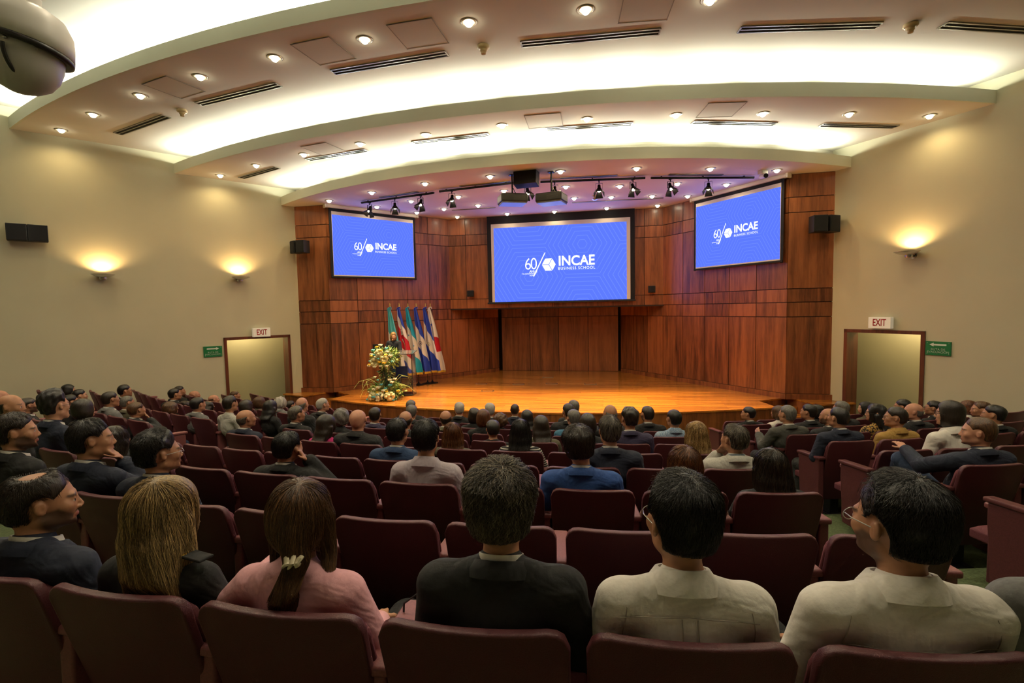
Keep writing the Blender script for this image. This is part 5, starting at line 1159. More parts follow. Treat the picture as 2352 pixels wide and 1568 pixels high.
def strand_mesh(name, paths, rad, ms, probs=(.30, .32, .26, .12)):
    """many thin three-sided tubes in one mesh; paths is (N,K,3)"""
    N, K, _ = paths.shape; T = np.gradient(paths, axis=1); T /= np.linalg.norm(T, axis=2)[..., None]+1e-9
    a = np.array([.3, .5, .8]); U = np.cross(T, a); U /= np.linalg.norm(U, axis=2)[..., None]+1e-9; W = np.cross(T, U); tp = np.linspace(1, .35, K)[None, :, None]*(rad if np.ndim(rad) == 0 else rad[:, None, None])
    V = np.stack([paths+(U*math.cos(q)+W*math.sin(q))*tp for q in (0, 2.094, 4.189)], 2).reshape(-1, 3)
    b = (np.arange(N)[:, None, None]*K+np.arange(K-1)[None, :, None])*3; j = np.arange(3)[None, None, :]; j2 = (j+1) % 3
    Q = np.stack([b+j, b+j2, b+3+j2, b+3+j], -1).reshape(-1, 4); mi = np.repeat(np.random.default_rng(N).choice(4, N, p=probs), (K-1)*3); return np_mesh(name, V, Q, ms, mi, True)
def sample(A, F, P):
    g = (P-F.lo)/F.h; g = np.clip(g, 0, np.array(F.n)-1.001); i = g.astype(int); f = g-i; i1 = i+1; o = 0
    for a in (0, 1):
        for b in (0, 1):
            for c in (0, 1):
                w = (f[:, 0] if a else 1-f[:, 0])*(f[:, 1] if b else 1-f[:, 1])*(f[:, 2] if c else 1-f[:, 2])
                v = A[(i1 if a else i)[:, 0], (i1 if b else i)[:, 1], (i1 if c else i)[:, 2]]; o = o+(w*v if v.ndim == 1 else w[:, None]*v)
    return o
def hair_strands(F, V, Q, st, n, seed, length):
    """strands laid along the hair surface: away from the crown, then down"""
    r = np.random.default_rng(seed); C = V[Q].mean(1); A = np.cross(V[Q[:, 2]]-V[Q[:, 0]], V[Q[:, 3]]-V[Q[:, 1]]); w = np.linalg.norm(A, axis=1)
    G = np.stack(np.gradient(F.d, F.h), -1); o = C-HC; lg = st in ('long', 'longwavy', 'tied', 'bob', 'fluffy')
    N0 = sample(G, F, C); N0 /= np.linalg.norm(N0, axis=1)[:, None]+1e-6; w = w*((N0*(o+np.array([0, .02, 0]))).sum(1) > -.02)
    if lg: w = w*(.3+1.6*(o[:, 2] > -.02))
    i = r.choice(len(C), n, p=w/w.sum()); cur = C[i].copy(); cr = HC+np.array([.012, -.045, .118]); K = 12 if lg else 6; L = length*(.55+.75*r.random(n)); off = .002+r.random(n)*(.007 if lg else .004); pts = []; ph = r.random(n)*6.28; sw = r.normal(size=n)*.25
    for k in range(K):
        for _ in range(2):
            nn = sample(G, F, cur); nn /= np.linalg.norm(nn, axis=1)[:, None]+1e-6; dd = sample(F.d, F, cur); tgt = off if lg else off+L*{'curly': .30, 'thick': .22}.get(st, .12)*(k/K)
            cur = cur-nn*np.clip(dd-tgt+(.003 if k == 0 else 0), -.02, .02)[:, None]
        pts.append(cur.copy()); rad = cur-cr; flow = rad-nn*(rad*nn).sum(1)[:, None]; flow /= np.linalg.norm(flow, axis=1)[:, None]+1e-6
        if lg: flow = flow*.5+np.array([0, 0, -1.])*np.clip((HC[2]+.09-cur[:, 2])*14, .15, 2.)[:, None]+(np.array([.5, -.4, 0])*(cur[:, 2] > HC[2]-.1)[:, None]*0)
        sd = np.cross(nn, flow); wob = {'curly': .9, 'longwavy': .45, 'thick': .35, 'fluffy': .6}.get(st, .10)*np.sin(ph+k*{'curly': 2.0}.get(st, 1.1))+sw*.4
        flow = flow+sd*wob[:, None]; flow -= nn*(flow*nn).sum(1)[:, None]; flow /= np.linalg.norm(flow, axis=1)[:, None]+1e-6; cur = cur+flow*(L/(K-1))[:, None]
    pts = np.stack(pts, 1); q = pts-HC
    bad = ((q[..., 1] > .050) & (q[..., 2] < .062)) | ((np.abs(q[..., 0]) > .045) & (q[..., 1] > -.028) & (q[..., 2] < (.02 if not lg else -.9))) | ((q[..., 2] < -.083) & (not lg)) | ((st == 'thin') & (np.sqrt(q[..., 0]**2+(q[..., 1]+.03)**2+(q[..., 2]-.105)**2) < .046))
    if lg: bad = (q[..., 1] > .045) & (q[..., 2] < .05) & (np.abs(q[..., 0]) < .075)
    return pts[~bad.any(1)]
def person(label, row, px, py, hair='short', hc='black', skin='tan', top='suit', tc='navy', fem=False, under='white', yaw=None, pitch=0., roll=0., pose='lap', glasses=None, beard=None, hi=0, look=None, lean=0., sc=1.0, bodyyaw=0., legs='charcoal', strands=None, shoulders=1.0, group=None, loc=None, x=None, hdx=0., hdy=.045, dep=None):
    if dep: q = aty(px, py, dep); loc = (q[0], q[1], q[2], q[2]-1.12)
    d = ray(px, py)
    if loc is None:
        t = (ROWY[row]+.14)/d[1]
        for _ in range(40):
            X = CX+d[0]*t; X = max(-13, min(13, X)); t = .5*t+.5*((arcY(row, X)+.15)/d[1])
        P = CAMP+d*t
    else: P = np.array(loc)
    zf = ROWZ[row]-SEATH if loc is None else loc[3]; seat_a = math.atan((P[0]-.5)/arcR(row)) if loc is None else 0.
    hz = P[2]-zf; kz = hz/(HZ+.02)
    ra = seat_a+bodyyaw
    ox, oy = P[0]+math.sin(ra)*.155*1.0, P[1]-math.cos(ra)*.155
    if loc is None: zoff = 0.
    kz = max(.80, min(1.12, kz)); zbase = P[2]-(HZ+.02)*kz
    root = empty('person', (ox, oy, zbase), ra, label, 'person', group); root.scale = (sc, sc, kz*1.0)
    def wide(V): V = V.copy(); V[:, 0] *= 1+(shoulders-1)*smooths(1.06, .99, V[:, 2]); return V
    if yaw is None:
        tg = np.array([-2.9, 13.0]) if look is None else np.array(look); v = tg-P[:2]; yaw = math.atan2(-v[0], v[1])-ra; yaw = max(-1.25, min(1.25, yaw))*.92
    h = {2: .0055, 1: .008, 0: .0115}[hi]; W = lambda V: pose_head(wide(V), yaw, pitch, roll)
    # quantise the turn so far figures share meshes
    key = (hi, pose, fem)
    V, Q = base(('body',)+key, lambda: body_field(h, pose, fem)); mi = skin_mi(V, Q); me = np_mesh('body', W(V), Q, skin_set(skin), mi); ca = me.color_attributes.new('paint', 'FLOAT_COLOR', 'POINT'); ca.data.foreach_set('color', face_paint(V, beard).ravel()); mobj('body', me, root)
    kd = 'suit' if top == 'suit' else ('blouse' if fem else 'shirt')
    ck = ('cloth', hi, kd, pose, fem); V, Q = base(ck, lambda: cloth_field(h*1.1, kd, pose, fem)); amp = {'suit': .0022, 'shirt': .0045, 'blouse': .003}[kd]
    V2 = wide(cloth_warp(V, amp, len(label)+int(px), kd)); garment = {'suit': 'jacket', 'shirt': 'shirt', 'blouse': 'blouse'}[kd]; CO = mobj(garment, np_mesh(garment, V2, Q, [cloth_mat(tc)]), root)
    tk = ('legs', min(hi, 1), pose); V, Q = base(tk, lambda: trousers_field(.013, pose)); mobj('trousers', BASE.setdefault(('m',)+tk+(legs,), np_mesh('trousers', V, Q, [cloth_mat(legs)])), root)
    tk = ('shoes', pose); V, Q = base(tk, lambda: shoes_field(.013, pose)); mobj('shoes', BASE.setdefault(('m',)+tk, np_mesh('shoes', V, Q, [mat('shoe_leather', (.012, .010, .009), .35)])), root)
    if kd == 'suit':
        vs, fs = collar(.067, 1.030, 1.083, .030, .012, .9, tilt=.42); c = MB().add(vs, fs).build('jacket_collar', cloth_mat(tc), root, True, angle=60)
        if under: vs, fs = collar(.060, 1.04, 1.100, .010, .006, .7, tilt=.40); MB().add(vs, fs).build('shirt_collar', cloth_mat(under), root, True, angle=60)
    elif kd == 'shirt': vs, fs = collar(.062, 1.026, 1.098, .034, .010, .6, tilt=.38); MB().add(vs, fs).build('collar', cloth_mat(tc), root, True, angle=60)
    # hair
    if hair and hair != 'none':
        hk = ('hair', hi, hair, fem); hh = {2: .005, 1: .0065, 0: .009}[hi]; V, Q = base(hk, lambda: hair_field(hh, hair, fem), 2)
        amp = {'curly': .007, 'longwavy': .009, 'fluffy': .007, 'thick': .005, 'long': .0025}.get(hair, .002); r = np.random.default_rng(int(px)+7); dd = np.zeros(len(V))
        for _ in range(6): kk = r.normal(size=3)*(60 if hair in ('curly', 'thick', 'fluffy') else 30)*np.array([1, 1, .6 if hair != 'long' else .15]); dd += np.sin(V@kk+r.random()*6)*.4
        o = V-HC; o /= np.linalg.norm(o, axis=1)[:, None]+1e-6; VH = V+o*(dd*amp)[:, None]; Wh = lambda V: pose_head(V, yaw, pitch, roll, .80, 1.13) if hair in ('long', 'longwavy', 'tied') else pose_head(V, yaw, pitch, roll, .9, 1.0)
        if hair in ('long', 'longwavy', 'tied'): VH[:, 1] -= hdy*smooths(1.10, 1.0, VH[:, 2]); VH[:, 0] += hdx*smooths(1.2, .92, VH[:, 2])
        if hair in ('long', 'longwavy', 'tied'): VH[:, 1] = np.where(VH[:, 2] < 1.0, np.maximum(VH[:, 1], .032), VH[:, 1])
        HO = mobj('hair', np_mesh('hair', Wh(VH), Q, [hair_mat(hc)]), root)
        if strands:
            n, L, rad = strands; pp = hair_strands(FLD[hk], V, Q, hair, n, int(px), L); sh = pp.shape
            if hair in ('long', 'longwavy', 'tied'): pp[..., 1] -= hdy*smooths(1.10, 1.0, pp[..., 2]); pp[..., 0] += hdx*smooths(1.2, .92, pp[..., 2]); pp[..., 1] = np.where(pp[..., 2] < 1.0, np.maximum(pp[..., 1], .030), pp[..., 1])
            pp = Wh(pp.reshape(-1, 3)).reshape(sh); mobj('hair_strands', strand_mesh('hair_strands', pp, rad, strand_mats(hc)), root)
    if glasses:
        mb = MB(); g = np.array([0, 0, 0])
        for s in (-1, 1):
            pts = [tuple(HC+np.array([s*.033+.024*math.cos(a), .098+.002*math.cos(a*2)-.012*abs(s*.033+.024*math.cos(a))*1.5, -.003+.018*math.sin(a)])) for a in np.linspace(0, 2*math.pi, 17)]
            mb.tube(pts, .0016, 5, cap=False); mb.tube([tuple(HC+np.array(p)) for p in ((s*.057, .094, .004), (s*.074, .06, .004), (s*.081, .0, .002), (s*.082, -.02, -.012))], .0018, 5)
        mb.tube([tuple(HC+np.array(p)) for p in ((-.009, .100, .002), (0, .103, .004), (.009, .100, .002))], .0016, 5)
        V = W(np.array(mb.v)); mb.v = [tuple(p) for p in V]; mb.build('glasses', mat('glasses_'+glasses, {'dark': (.015, .012, .01), 'silver': (.45, .45, .42), 'clear': (.35, .33, .30)}[glasses], .25, .8 if glasses == 'silver' else 0), root, True, angle=0)
    PEOPLE.append((row, P[0], P[2]-ROWZ[row] if loc is None else 0, kz, label))
    # mark the seat below as taken
    if loc is None:
        best = min((q for q in SEATS if q[0] == row), key=lambda q: abs(q[1]-P[0]), default=None)
        if best and abs(best[1]-P[0]) < .4: best[7] = label
    return root, W
# ================================================================ WHO SITS WHERE  (row, head position in the photo, looks)
ST1 = (5200, .034, .00085); ST2 = (2600, .034, .0014)
def H(*a, **k): return person(*a, **k)
# --- nearest row
r1, W1 = H('man in navy suit with thinning dark hair and beard, leftmost in the nearest row', 0, 92, 1140, 'thin', 'dark', 'tan', 'suit', 'navy', hi=2, beard='dark', yaw=-.62, pitch=-.04, sc=1.02, strands=(4500, .018, .0008))
r2, W2 = H('woman with long straight highlighted hair and black jacket, nearest row', 0, 378, 1158, 'long', 'highlights', 'light', 'blouse', 'black', True, hi=2, yaw=-.12, strands=(9000, .46, .0007), sc=1.04, hdx=.05, hdy=.01)
r3, W3 = H('woman in pink jacket with brown hair clipped behind', 0, 692, 1172, 'tied', 'brown', 'light', 'blouse', 'pink', True, hi=2, yaw=.30, pitch=-.02, pose='pink', strands=(9000, .24, .0007), sc=1.04, hdx=.02)
r4, W4 = H('man with curly greying dark hair in a black suit, nearest row', 0, 1152, 1152, 'curly', 'salt', 'tan', 'suit', 'black', hi=2, yaw=.0, sc=1.0, strands=(9000, .050, .0011), under='white')
r5, W5 = H('man with glasses and black hair in a pale striped shirt, nearest row', 0, 1562, 1180, 'thick', 'black', 'tan', 'shirt', 'white', hi=2, yaw=.40, glasses='silver', legs='midblue', strands=(6500, .036, .0009), sc=1.0)
r6, W6 = H('man with wavy black hair and glasses in a cream shirt, right end of nearest row', 0, 2062, 1188, 'thick', 'black', 'tan', 'shirt', 'white', hi=2, yaw=.42, glasses='clear', beard='dark', strands=(6500, .042, .0009), sc=1.04, shoulders=1.05)
# person at the right edge, only an arm and knee in view
# --- second row
H('man with black curly hair and silver glasses in navy suit, second row left', 1, 368, 1032, 'curly', 'black', 'tan', 'suit', 'navy', hi=1, yaw=-.45, glasses='silver', strands=(2600, .035, .0013))
H('man in navy suit resting his chin on his hand, second row left', 1, 213, 1001, 'short', 'black', 'tan', 'suit', 'navy', hi=1, yaw=-.62, pose='chinR', strands=(2200, .03, .0013))
H('bearded man in black suit at the left edge, second row', 1, 40, 984, 'short', 'dark', 'tan', 'suit', 'black', hi=1, yaw=-.62, beard='dark', strands=(1800, .022, .0013))
# --- third row
H('woman with curly dark hair in a white blouse, left of third row', 2, 272, 1002, 'longwavy', 'dark', 'tan', 'blouse', 'white', True, hi=1, sc=.95, strands=(1400, .25, .0015))
H('woman with auburn shoulder-length hair and lace top, third row', 2, 1572, 1058, 'bob', 'auburn', 'light', 'blouse', 'lace', True, hi=1, yaw=.2, strands=(2200, .12, .0015), sc=1.05)
H('woman with long straight dark hair in black sleeveless top, third row', 2, 1768, 1062, 'long', 'dark', 'tan', 'blouse', 'black', True, hi=1, yaw=.12, strands=(2200, .30, .0015))
H('man in bright blue blazer leaning to his left, third row', 2, 1334, 1018, 'thick', 'dark', 'tan', 'suit', 'blue', hi=1, yaw=.1, roll=-.10, strands=ST2, sc=1.02)
H('man with black hair in a lavender shirt, third row', 2, 980, 998, 'short', 'black', 'tan', 'shirt', 'lavender', hi=1, yaw=.05, strands=ST2, sc=1.02)
H('man in black suit leaning his head on his fist, third row', 2, 660, 1020, 'short', 'black', 'tan', 'suit', 'black', hi=1, pose='earR', roll=.12, yaw=-.15, strands=ST2)
H('balding man by the left wall in dark jacket, third row', 2, 28, 928, 'fringe', 'dark', 'tan', 'suit', 'charcoal', yaw=-.8)
H('young man with thick black hair and glasses in navy suit, left side', 2, 128, 926, 'thick', 'black', 'light', 'suit', 'navy', glasses='dark', hi=1)
# --- fourth row
H('man in dark suit with a hand on his raised knee, right aisle', 3, 2246, 986, 'short', 'brown', 'pink', 'suit', 'navy', hi=1, yaw=.85, pose='knee', legs='denim')
H('man with slick dark hair in navy suit behind the blue blazer, fourth row', 3, 1400, 983, 'slick', 'salt', 'tan', 'suit', 'navy', hi=1, yaw=.25, glasses='dark', strands=(1600, .04, .0015))
H('man in light grey blazer, fourth row right of centre', 3, 1687, 1002, 'short', 'salt', 'tan', 'suit', 'lightgray', hi=1, yaw=.45, under='bluegray', pose='chinL', strands=(1600, .03, .0015))
H('man with dark hair in mid-blue jacket, fourth row', 3, 915, 986, 'short', 'black', 'tan', 'suit', 'midblue', hi=1, yaw=-.05, strands=(1600, .03, .0015))
H('woman with dark brown hair beside the left wall, fourth row', 3, 193, 934, 'bob', 'dark', 'tan', 'blouse', 'black', True)
H('man with glasses and beard near the left wall, fourth row', 3, 66, 928, 'short', 'dark', 'tan', 'suit', 'charcoal', glasses='dark', beard='dark')
H('reddish-faced man at the very left edge, fourth row', 3, 2, 908, 'fringe', 'brown', 'pink', 'suit', 'charcoal')
# --- fifth row
H('woman with long black hair and a black and white striped top, fifth row', 4, 1196, 984, 'long', 'black', 'light', 'blouse', 'stripe', True, hi=1, strands=(1500, .32, .002), yaw=.0)
H('woman with long auburn hair, fifth row centre', 4, 1041, 990, 'long', 'auburn', 'light', 'blouse', 'olive', True, hi=1, strands=(1500, .3, .002))
H('woman with wavy blonde hair, fifth row right of centre', 4, 1598, 990, 'longwavy', 'blonde', 'light', 'blouse', 'rose', True, hi=1, strands=(1500, .25, .002), yaw=.2)
H('bald man in charcoal suit, fifth row', 4, 822, 960, None, 'gray', 'pink', 'suit', 'charcoal', hi=1, sc=1.1, under=None)
H('woman with dark hair in hot pink top, fifth row', 4, 750, 970, 'long', 'dark', 'tan', 'blouse', 'hotpink', True, yaw=-.3)
H('man with thinning hair in dark navy suit, left end of fifth row', 4, 566, 957, 'fringe', 'salt', 'tan', 'suit', 'navy', yaw=-.35)
H('man in dark suit with hand at his mouth, fifth row left block', 4, 315, 938, 'short', 'brown', 'tan', 'suit', 'charcoal', pose='chinR', legs='denim')
H('young man with long dark hair and glasses in white shirt, right block', 4, 2181, 944, 'bob', 'dark', 'light', 'shirt', 'white', hi=1, glasses='dark', yaw=.9)
H('man partly behind the young man with glasses, fifth row left', 4, 163, 920, 'short', 'black', 'tan', 'suit', 'charcoal', dep=6.3)
H('man with glasses in grey suit near the left wall', 4, 255, 914, 'short', 'dark', 'tan', 'suit', 'grey', glasses='dark')
# --- sixth row
H('man in grey suit at the left aisle, sixth row', 5, 456, 926, 'short', 'black', 'tan', 'suit', 'grey', hi=1)
H('woman with light brown hair in rose lace top, left block', 5, 393, 934, 'bob', 'brown', 'light', 'blouse', 'rose', True)
H('man with grey-black hair in black suit, sixth row left of centre', 5, 682, 948, 'short', 'salt', 'tan', 'suit', 'black', yaw=-.35)
H('woman with a dark pixie cut in dotted black top', 5, 1133, 981, 'short', 'black', 'tan', 'blouse', 'black', True)
H('woman with long dark brown hair, sixth row centre', 5, 1243, 972, 'long', 'dark', 'light', 'blouse', 'olive', True)
H('dark-haired person in front of the navy suit man, sixth row', 5, 1350, 968, 'bob', 'dark', 'tan', 'blouse', 'charcoal', True)
H('man with thick dark hair in navy suit, sixth row right of centre', 5, 1446, 958, 'thick', 'dark', 'tan', 'suit', 'purple', yaw=.35)
H('man in dark navy suit behind the empty aisle seat, right block', 5, 1925, 955, 'short', 'black', 'tan', 'suit', 'navy', hi=1, yaw=.35)
H('man with glasses in mustard jacket, right block', 5, 2056, 954, 'short', 'dark', 'tan', 'shirt', 'mustard', hi=1, glasses='dark', yaw=.95)
H('man with short dark hair in black suit, far right by the wall', 5, 2281, 948, 'short', 'black', 'tan', 'suit', 'black')
H('woman with grey-brown short hair and dark top, sixth row', 5, 785, 954, 'fluffy', 'gray', 'light', 'blouse', 'black', True)
H('bald dark-haired man with ring of hair, sixth row centre', 5, 933, 960, 'fringe', 'dark', 'tan', 'suit', 'charcoal')
H('grey-haired man near the left wall, sixth row', 5, 293, 922, 'short', 'gray', 'tan', 'suit', 'olive', dep=6.9)
H('man with dark hair and glasses against the left wall', 5, 288, 895, 'short', 'black', 'tan', 'suit', 'charcoal', glasses='dark')
H('woman with dark hair in pale jacket, left of the doorway', 5, 530, 924, 'short', 'dark', 'tan', 'blouse', 'lightgray', True)
H('woman with dark wavy hair beside the left aisle', 6, 478, 930, 'longwavy', 'dark', 'tan', 'blouse', 'black', True)
H('dark-haired woman high against the left wall', 5, 158, 893, 'bob', 'black', 'light', 'blouse', 'charcoal', True, dep=7.9)
H('dark-haired man against the left wall beside the highest woman', 5, 184, 906, 'short', 'black', 'light', 'suit', 'charcoal', dep=7.2)
# --- seventh row
H('man with cropped hair in light blue checked shirt', 6, 1548, 958, 'short', 'black', 'tan', 'shirt', 'check', yaw=.35, hi=1)
H('grey-haired man in teal-blue jacket, seventh row centre', 6, 1318, 957, 'short', 'gray', 'pink', 'suit', 'teal')
H('woman with orange-brown bob in black, seventh row', 6, 1111, 955, 'bob', 'auburn', 'light', 'blouse', 'black', True)
H('bald man in brown-grey jacket, seventh row centre', 6, 1025, 957, 'fringe', 'dark', 'tan', 'suit', 'olive')
H('man with dark hair in purple-navy suit, seventh row', 6, 863, 950, 'short', 'dark', 'tan', 'suit', 'purple')
H('bald man near the stage ledge in dark suit', 6, 695, 926, 'fringe', 'gray', 'pink', 'suit', 'charcoal')
H('woman with black hair in black, near the left doorway', 6, 622, 931, 'long', 'black', 'light', 'blouse', 'black', True)
H('woman with curly light brown hair beside the orange bob', 7, 1150, 961, 'fluffy', 'brown', 'light', 'blouse', 'black', True)
H('man with cropped grey hair in grey jacket holding a phone', 6, 1808, 948, 'short', 'gray', 'tan', 'suit', 'graybrown', hi=1, yaw=.35, pose='phone')
H('bearded balding man leaning behind the navy suit, right block', 6, 1903, 953, 'fringe', 'brown', 'tan', 'suit', 'charcoal', beard='brown', yaw=.6)
H('woman with black hair and glasses in a leopard print top', 6, 2011, 944, 'longwavy', 'black', 'light', 'blouse', 'leopard', True, glasses='dark', yaw=1.0, hi=1)
H('bald man in dark suit, right block before the doorway edge', 6, 2097, 941, 'fringe', 'gray', 'pink', 'suit', 'charcoal', yaw=.9)
H('man in glasses partly hidden behind the white shirt', 7, 2143, 934, 'short', 'black', 'tan', 'suit', 'black', glasses='dark')
H('woman with dark red hair by the right wall', 7, 2222, 932, 'bob', 'redbrown', 'light', 'blouse', 'white', True)
H('man with receding dark hair by the right wall', 6, 2252, 937, 'short', 'brown', 'tan', 'suit', 'charcoal', yaw=.9)
H('man with dark hair in front of the glasses wearer, fourth from centre', 6, 1402, 946, 'fringe', 'gray', 'tan', 'suit', 'charcoal')
H('dark curly-haired woman left of the doorway', 6, 425, 930, 'longwavy', 'dark', 'tan', 'blouse', 'black', True)
H('dark-haired woman before the left doorway', 6, 566, 930, 'bob', 'dark', 'tan', 'blouse', 'black', True)
# --- eighth row
H('man with thinning dark hair and beard in dark suit, eighth row', 7, 1487, 948, 'short', 'dark', 'tan', 'suit', 'black', beard='dark', yaw=.4)
H('woman with shiny black hair, eighth row centre', 7, 1211, 955, 'long', 'black', 'light', 'blouse', 'black', True)
H('grey-haired man, eighth row left of centre', 7, 947, 943, 'short', 'gray', 'tan', 'suit', 'charcoal')
H('white-haired man in dark suit before the stage ledge', 7, 742, 927, 'short', 'white', 'pink', 'suit', 'charcoal', yaw=-.4)
H('white-haired person with glasses before the doorway', 7, 645, 922, 'fluffy', 'white', 'light', 'suit', 'grey', glasses='dark')
H('woman with light brown hair before the doorway', 7, 597, 921, 'bob', 'brown', 'light', 'blouse', 'olive', True)
H('man with black hair in charcoal suit, right block eighth row', 7, 1857, 943, 'short', 'black', 'tan', 'suit', 'charcoal')
H('woman in profile behind the leopard print top', 8, 1988, 934, 'bob', 'black', 'light', 'blouse', 'olive', True, yaw=1.0)
H('grey-haired man in front of the right door frame', 7, 1931, 936, 'short', 'gray', 'tan', 'suit', 'charcoal')
H('person in a black cap behind the bald man', 7, 2072, 931, 'short', 'black', 'tan', 'suit', 'charcoal')
H('dark-haired woman left of the orange bob', 7, 1090, 950, 'bob', 'dark', 'light', 'blouse', 'black', True)
H('dark-haired man hidden behind the teal-blue jacket', 7, 1306, 942, 'short', 'dark', 'tan', 'suit', 'charcoal')
H('ruddy bald man left of the doorway', 7, 492, 915, 'fringe', 'brown', 'pink', 'suit', 'charcoal')
H('bald man against the left wall behind the grey suit', 7, 448, 905, None, 'dark', 'pink', 'suit', 'charcoal', under=None)
H('dark-haired man against the left wall, in profile', 7, 402, 903, 'short', 'black', 'tan', 'suit', 'charcoal', dep=8.0)
H('dark-haired person at the foot of the stage ledge', 8, 668, 929, 'short', 'dark', 'tan', 'suit', 'charcoal')
# --- ninth row
H('white-haired balding man in black suit close to the stage', 8, 1056, 936, 'short', 'white', 'pink', 'suit', 'black')
H('man with swept black hair in dark suit close to the stage, facing left', 8, 1719, 947, 'short', 'black', 'tan', 'suit', 'black', yaw=.9)
H('woman with tan hair in white blouse, right block near the stage', 8, 1788, 944, 'bob', 'brown', 'light', 'blouse', 'white', True, yaw=.6)
H('grey-haired man nearest the flower arrangement', 8, 945, 931, 'short', 'gray', 'tan', 'suit', 'charcoal')
H('person with pale hair right of the white-haired man', 8, 1126, 938, 'short', 'white', 'pink', 'suit', 'charcoal')
H('grey-haired man just in front of the stage, beyond the teal-blue jacket', 8, 1318, 933, 'short', 'gray', 'tan', 'suit', 'charcoal')
H('dark-haired person beside the stage steps on the right', 8, 1874, 941, 'bob', 'black', 'tan', 'blouse', 'black', True)
H('man with brown hair inside the left doorway edge', 8, 541, 906, 'short', 'brown', 'tan', 'suit', 'grey')
H('dark-haired man at the left wall, highest of the profile pair', 8, 413, 896, 'short', 'dark', 'tan', 'suit', 'charcoal', dep=9.3)
# --- front row
H('man in navy suit in the front row, back of head to us', 9, 1183, 939, 'crew', 'dark', 'tan', 'suit', 'navy', yaw=.1)

# ================================================================ THE SPEAKER on the stage
P = aty(904, 772, FB[1]+.92); zf = ZST
def standing(root):
    F = Field((-.42, -.3, 0), (.42, .45, 1.85), .009)
    for s in (-1, 1): F.cap((s*.09, 0, .95), (s*.09, .02, .50), .085, .055, .03); F.cap((s*.09, .02, .50), (s*.09, -.02, .09), .052, .036, .02); F.cap((s*.09, -.03, .05), (s*.10, .13, .03), .036, .028, .02)
    F.ell((0, 0, .98), (.155, .11, .13), .03); F.ell((0, 0, 1.15), (.125, .09, .15), .05); F.ell((0, 0, 1.33), (.145, .10, .14), .05); F.cap((-.13, 0, 1.41), (.13, 0, 1.41), .055, .055, .05); F.cap((0, .0, 1.42), (0, .02, 1.55), .05, .047, .03)
    for s, wr in ((-1, (-.10, .36, 1.12)), (1, (.20, .33, 1.13))): F.cap((s*.16, 0, 1.41), (s*.22, .06, 1.17), .042, .036, .03); F.cap((s*.22, .06, 1.17), wr, .035, .022, .02); hand_sdf(F, wr, (s*.22, .06, 1.17), (0, 0, 1), s, .3, .9)
    head_sdf(F, True, (0, .025, 1.60)); V, Q = F.surf(); V = smooth_v(V, Q, 1)
    HCs = np.array([0, .025, 1.60]); o = V+(HC-HCs); mi = skin_mi(o, Q); w_ = smooths(1.47, 1.54, V[:, 2]); a = .55; x, y = V[:, 0].copy(), V[:, 1]-.01
    V[:, 0] = x*np.cos(a*w_)-y*np.sin(a*w_); V[:, 1] = x*np.sin(a*w_)+y*np.cos(a*w_)+.01
    mobj('body', np_mesh('body', V, Q, skin_set('pink'), mi), root)
    F = Field((-.42, -.3, .80), (.42, .45, 1.50), .01)
    F.ell((0, 0, .96), (.17, .125, .13), .03); F.ell((0, 0, 1.15), (.14, .105, .15), .05); F.ell((0, 0, 1.33), (.16, .115, .14), .05); F.cap((-.14, 0, 1.41), (.14, 0, 1.41), .067, .067, .05)
    for s, wr in ((-1, (-.10, .36, 1.12)), (1, (.20, .33, 1.13))): F.cap((s*.165, 0, 1.41), (s*.22, .06, 1.17), .060, .050, .03); F.cap((s*.22, .06, 1.17), tuple(np.array((s*.22, .06, 1.17))*.1+np.array(wr)*.9), .049, .038, .02)
    V, Q = F.surf(); V = cloth_warp(smooth_v(V, Q, 1), .002, 5, 'suit'); mobj('jacket', np_mesh('jacket', V, Q, [cloth_mat('navy')]), root)
    F = Field((-.3, -.25, .10), (.3, .3, 1.05), .012); F.ell((0, 0, .96), (.165, .12, .12), .03)
    for s in (-1, 1): F.cap((s*.09, 0, .95), (s*.09, .02, .50), .095, .075, .04); F.cap((s*.09, .02, .5), (s*.09, -.01, .16), .075, .075, .02)
    V, Q = F.surf(); mobj('trousers', np_mesh('trousers', V, Q, [cloth_mat('navy')]), root)
    a = .55; F = hair_field(.007, 'bob', True); V, Q = F.surf(); V = smooth_v(V, Q, 2)+(HCs-HC); x, y = V[:, 0].copy(), V[:, 1]-.01; V[:, 0] = x*math.cos(a)-y*math.sin(a); V[:, 1] = x*math.sin(a)+y*math.cos(a)+.01
    mobj('hair', np_mesh('hair', V, Q, [hair_mat('blonde')]), root)
    mb = MB()
    for z in (1.0, 1.08, 1.16, 1.24): mb.ball((0, .112, z), .009, 6)
    mb.build('button', M_CHROME, root); mb = MB(); mb.box((.085, .112, 1.33), (.075, .006, .022)); mb.build('name_badge', M_WHITEP, root)
root = empty('person', (P[0], P[1], ZST), math.pi, 'blonde woman in dark buttoned jacket speaking at the lectern', 'person'); standing(root)
k = (P[2]-ZST)/1.60; root.scale = (k, k, k)
# ================================================================ DETAILS ON THE NEAREST PEOPLE
def local_tube(root, name, pts, r, m): return MB().tube(pts, r, 6).build(name, m, root, True)
# pale hair clip on the woman in pink
c = HC+np.array([.02, -.150, -.085]); mb = MB()
for dx, dz in ((-.022, .012), (0, .016), (.022, .012), (-.02, -.014), (.02, -.014)): mb.tube([tuple(c+np.array([dx, .006, dz])), tuple(c+np.array([dx*.6, -.012, 0])), tuple(c+np.array([dx*.9, -.004, -dz]))], [.0075, .0085, .006], 8)
mb.v = [tuple(p) for p in W3(np.array(mb.v))]; mb.build('hair_clip', mat('clip_ivory', (.70, .62, .42), .35), r3, True)
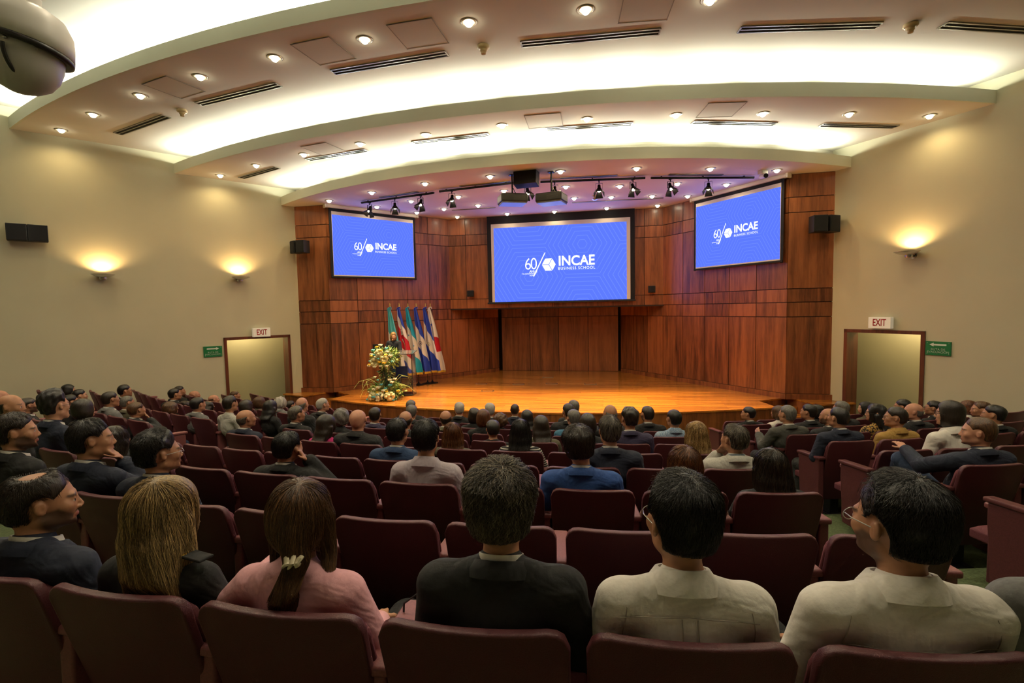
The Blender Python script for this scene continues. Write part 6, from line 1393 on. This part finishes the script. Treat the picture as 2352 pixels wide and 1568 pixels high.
# gold button and shoulder tab on the black jacket
mb = MB(); mb.box((.155, .10, 1.072), (.12, .05, .010), rz=-.2); mb.build('shoulder_tab', cloth_mat('black'), r2, bevel=.004)
mb = MB(); mb.lathe([(.0, .004), (.008, .003), (.009, 0)], 12, (.125, .092, 1.078)); mb.build('gold_button', mat('button_gold', (.8, .55, .15), .25, 1.), r2, True)
# box pleat, yoke seam and locker loop on the striped shirt
Vc = BASE[('cloth', 2, 'shirt', 'lap', False)][0]
def backy(x, z):
    q = Vc[(np.abs(Vc[:, 0]-x) < .012) & (np.abs(Vc[:, 2]-z) < .012)]; return q[:, 1].min() if len(q) else .1
M_SEAM = mat('shirt_seam', (.36, .33, .27), .8)
for rr, yz, kx in ((r5, .985, 1.0), (r6, .925, 1.05)):
    pts = []
    for i in range(25):
        x = -.185+.37*i/24; z = yz-.02*abs(x)*4; pts.append((x*kx, backy(x, z)-.003, z))
    MB().tube(pts, .0014, 5).build('yoke_seam', M_SEAM, rr, True)
    for s in (-1, 1):   # armhole seams
        pts = []
        for i in range(12):
            z = 1.0-.2*i/11; x = s*(.165+.012*math.sin(i/11*3)); pts.append((x*(1+(kx-1)*float(smooths(1.06, .99, np.array(z)))), backy(x, z)-.002, z))
        MB().tube(pts, .0013, 5).build('sleeve_seam', M_SEAM, rr, True)
mb = MB(); pts = []
for x in (-.021, .021):
    pts = [(x, backy(x, z)-.004, z) for z in np.linspace(.98, .72, 14)]; mb.tube(pts, .0022, 5)
mb.build('back_pleat', M_SEAM, r5, True)
# beige shoulder bag between the pink jacket and the black suit
p = np.array([1.13, 1.62, -1.19]); root = empty('handbag', (1.12, 1.66, -1.37), R_(12), 'beige leather handbag between the pink jacket and the black suit', 'handbag')
F = Field((-.16, -.12, 0), (.16, .12, .30), .008); F.ell((0, 0, .12), (.12, .06, .115), .02); F.cap((-.09, 0, .2), (.09, 0, .2), .045, .045, .03); V, Q = F.surf(); V = cloth_warp(V, .003, 3, 'shirt'); mobj('bag_body', np_mesh('bag_body', V, Q, [mat('beige_leather', (.34, .22, .12), .5, noise=(40, .15), bump=.1)]), root)
MB().tube([(-.08, -.02, .2), (-.07, -.03, .32), (0, -.03, .37), (.07, -.03, .32), (.08, -.02, .2)], .004, 6).build('strap', M_BLACK, root, True)
# smartphone of the grey jacket man
P = aty(1767, 999, arcY(6, 3.9)+.35); root = empty('smartphone', tuple(P), R_(20), 'lit smartphone held by the man in grey jacket', 'phone'); Tm = Matrix.Rotation(R_(-50), 3, 'X')
mb = MB(); mb.box((0, 0, 0), (.085, .16, .009), M=Tm); mb.build('case', M_BLACK, root); mb = MB(); mb.box((0, 0, .006), (.078, .15, .002), M=Tm); mb.v = [v for v in mb.v]; mb.build('display', glow('phone_screen', (.35, .6, 1.0), 1.4), root)
# grey-sleeved arm and knee at the right edge
r7, _ = H('person in grey sweater at the right edge, only a sleeve in view', 0, 2475, 1165, 'short', 'black', 'tan', 'shirt', 'grey', hi=1, yaw=.2, legs='black')
place_seats()
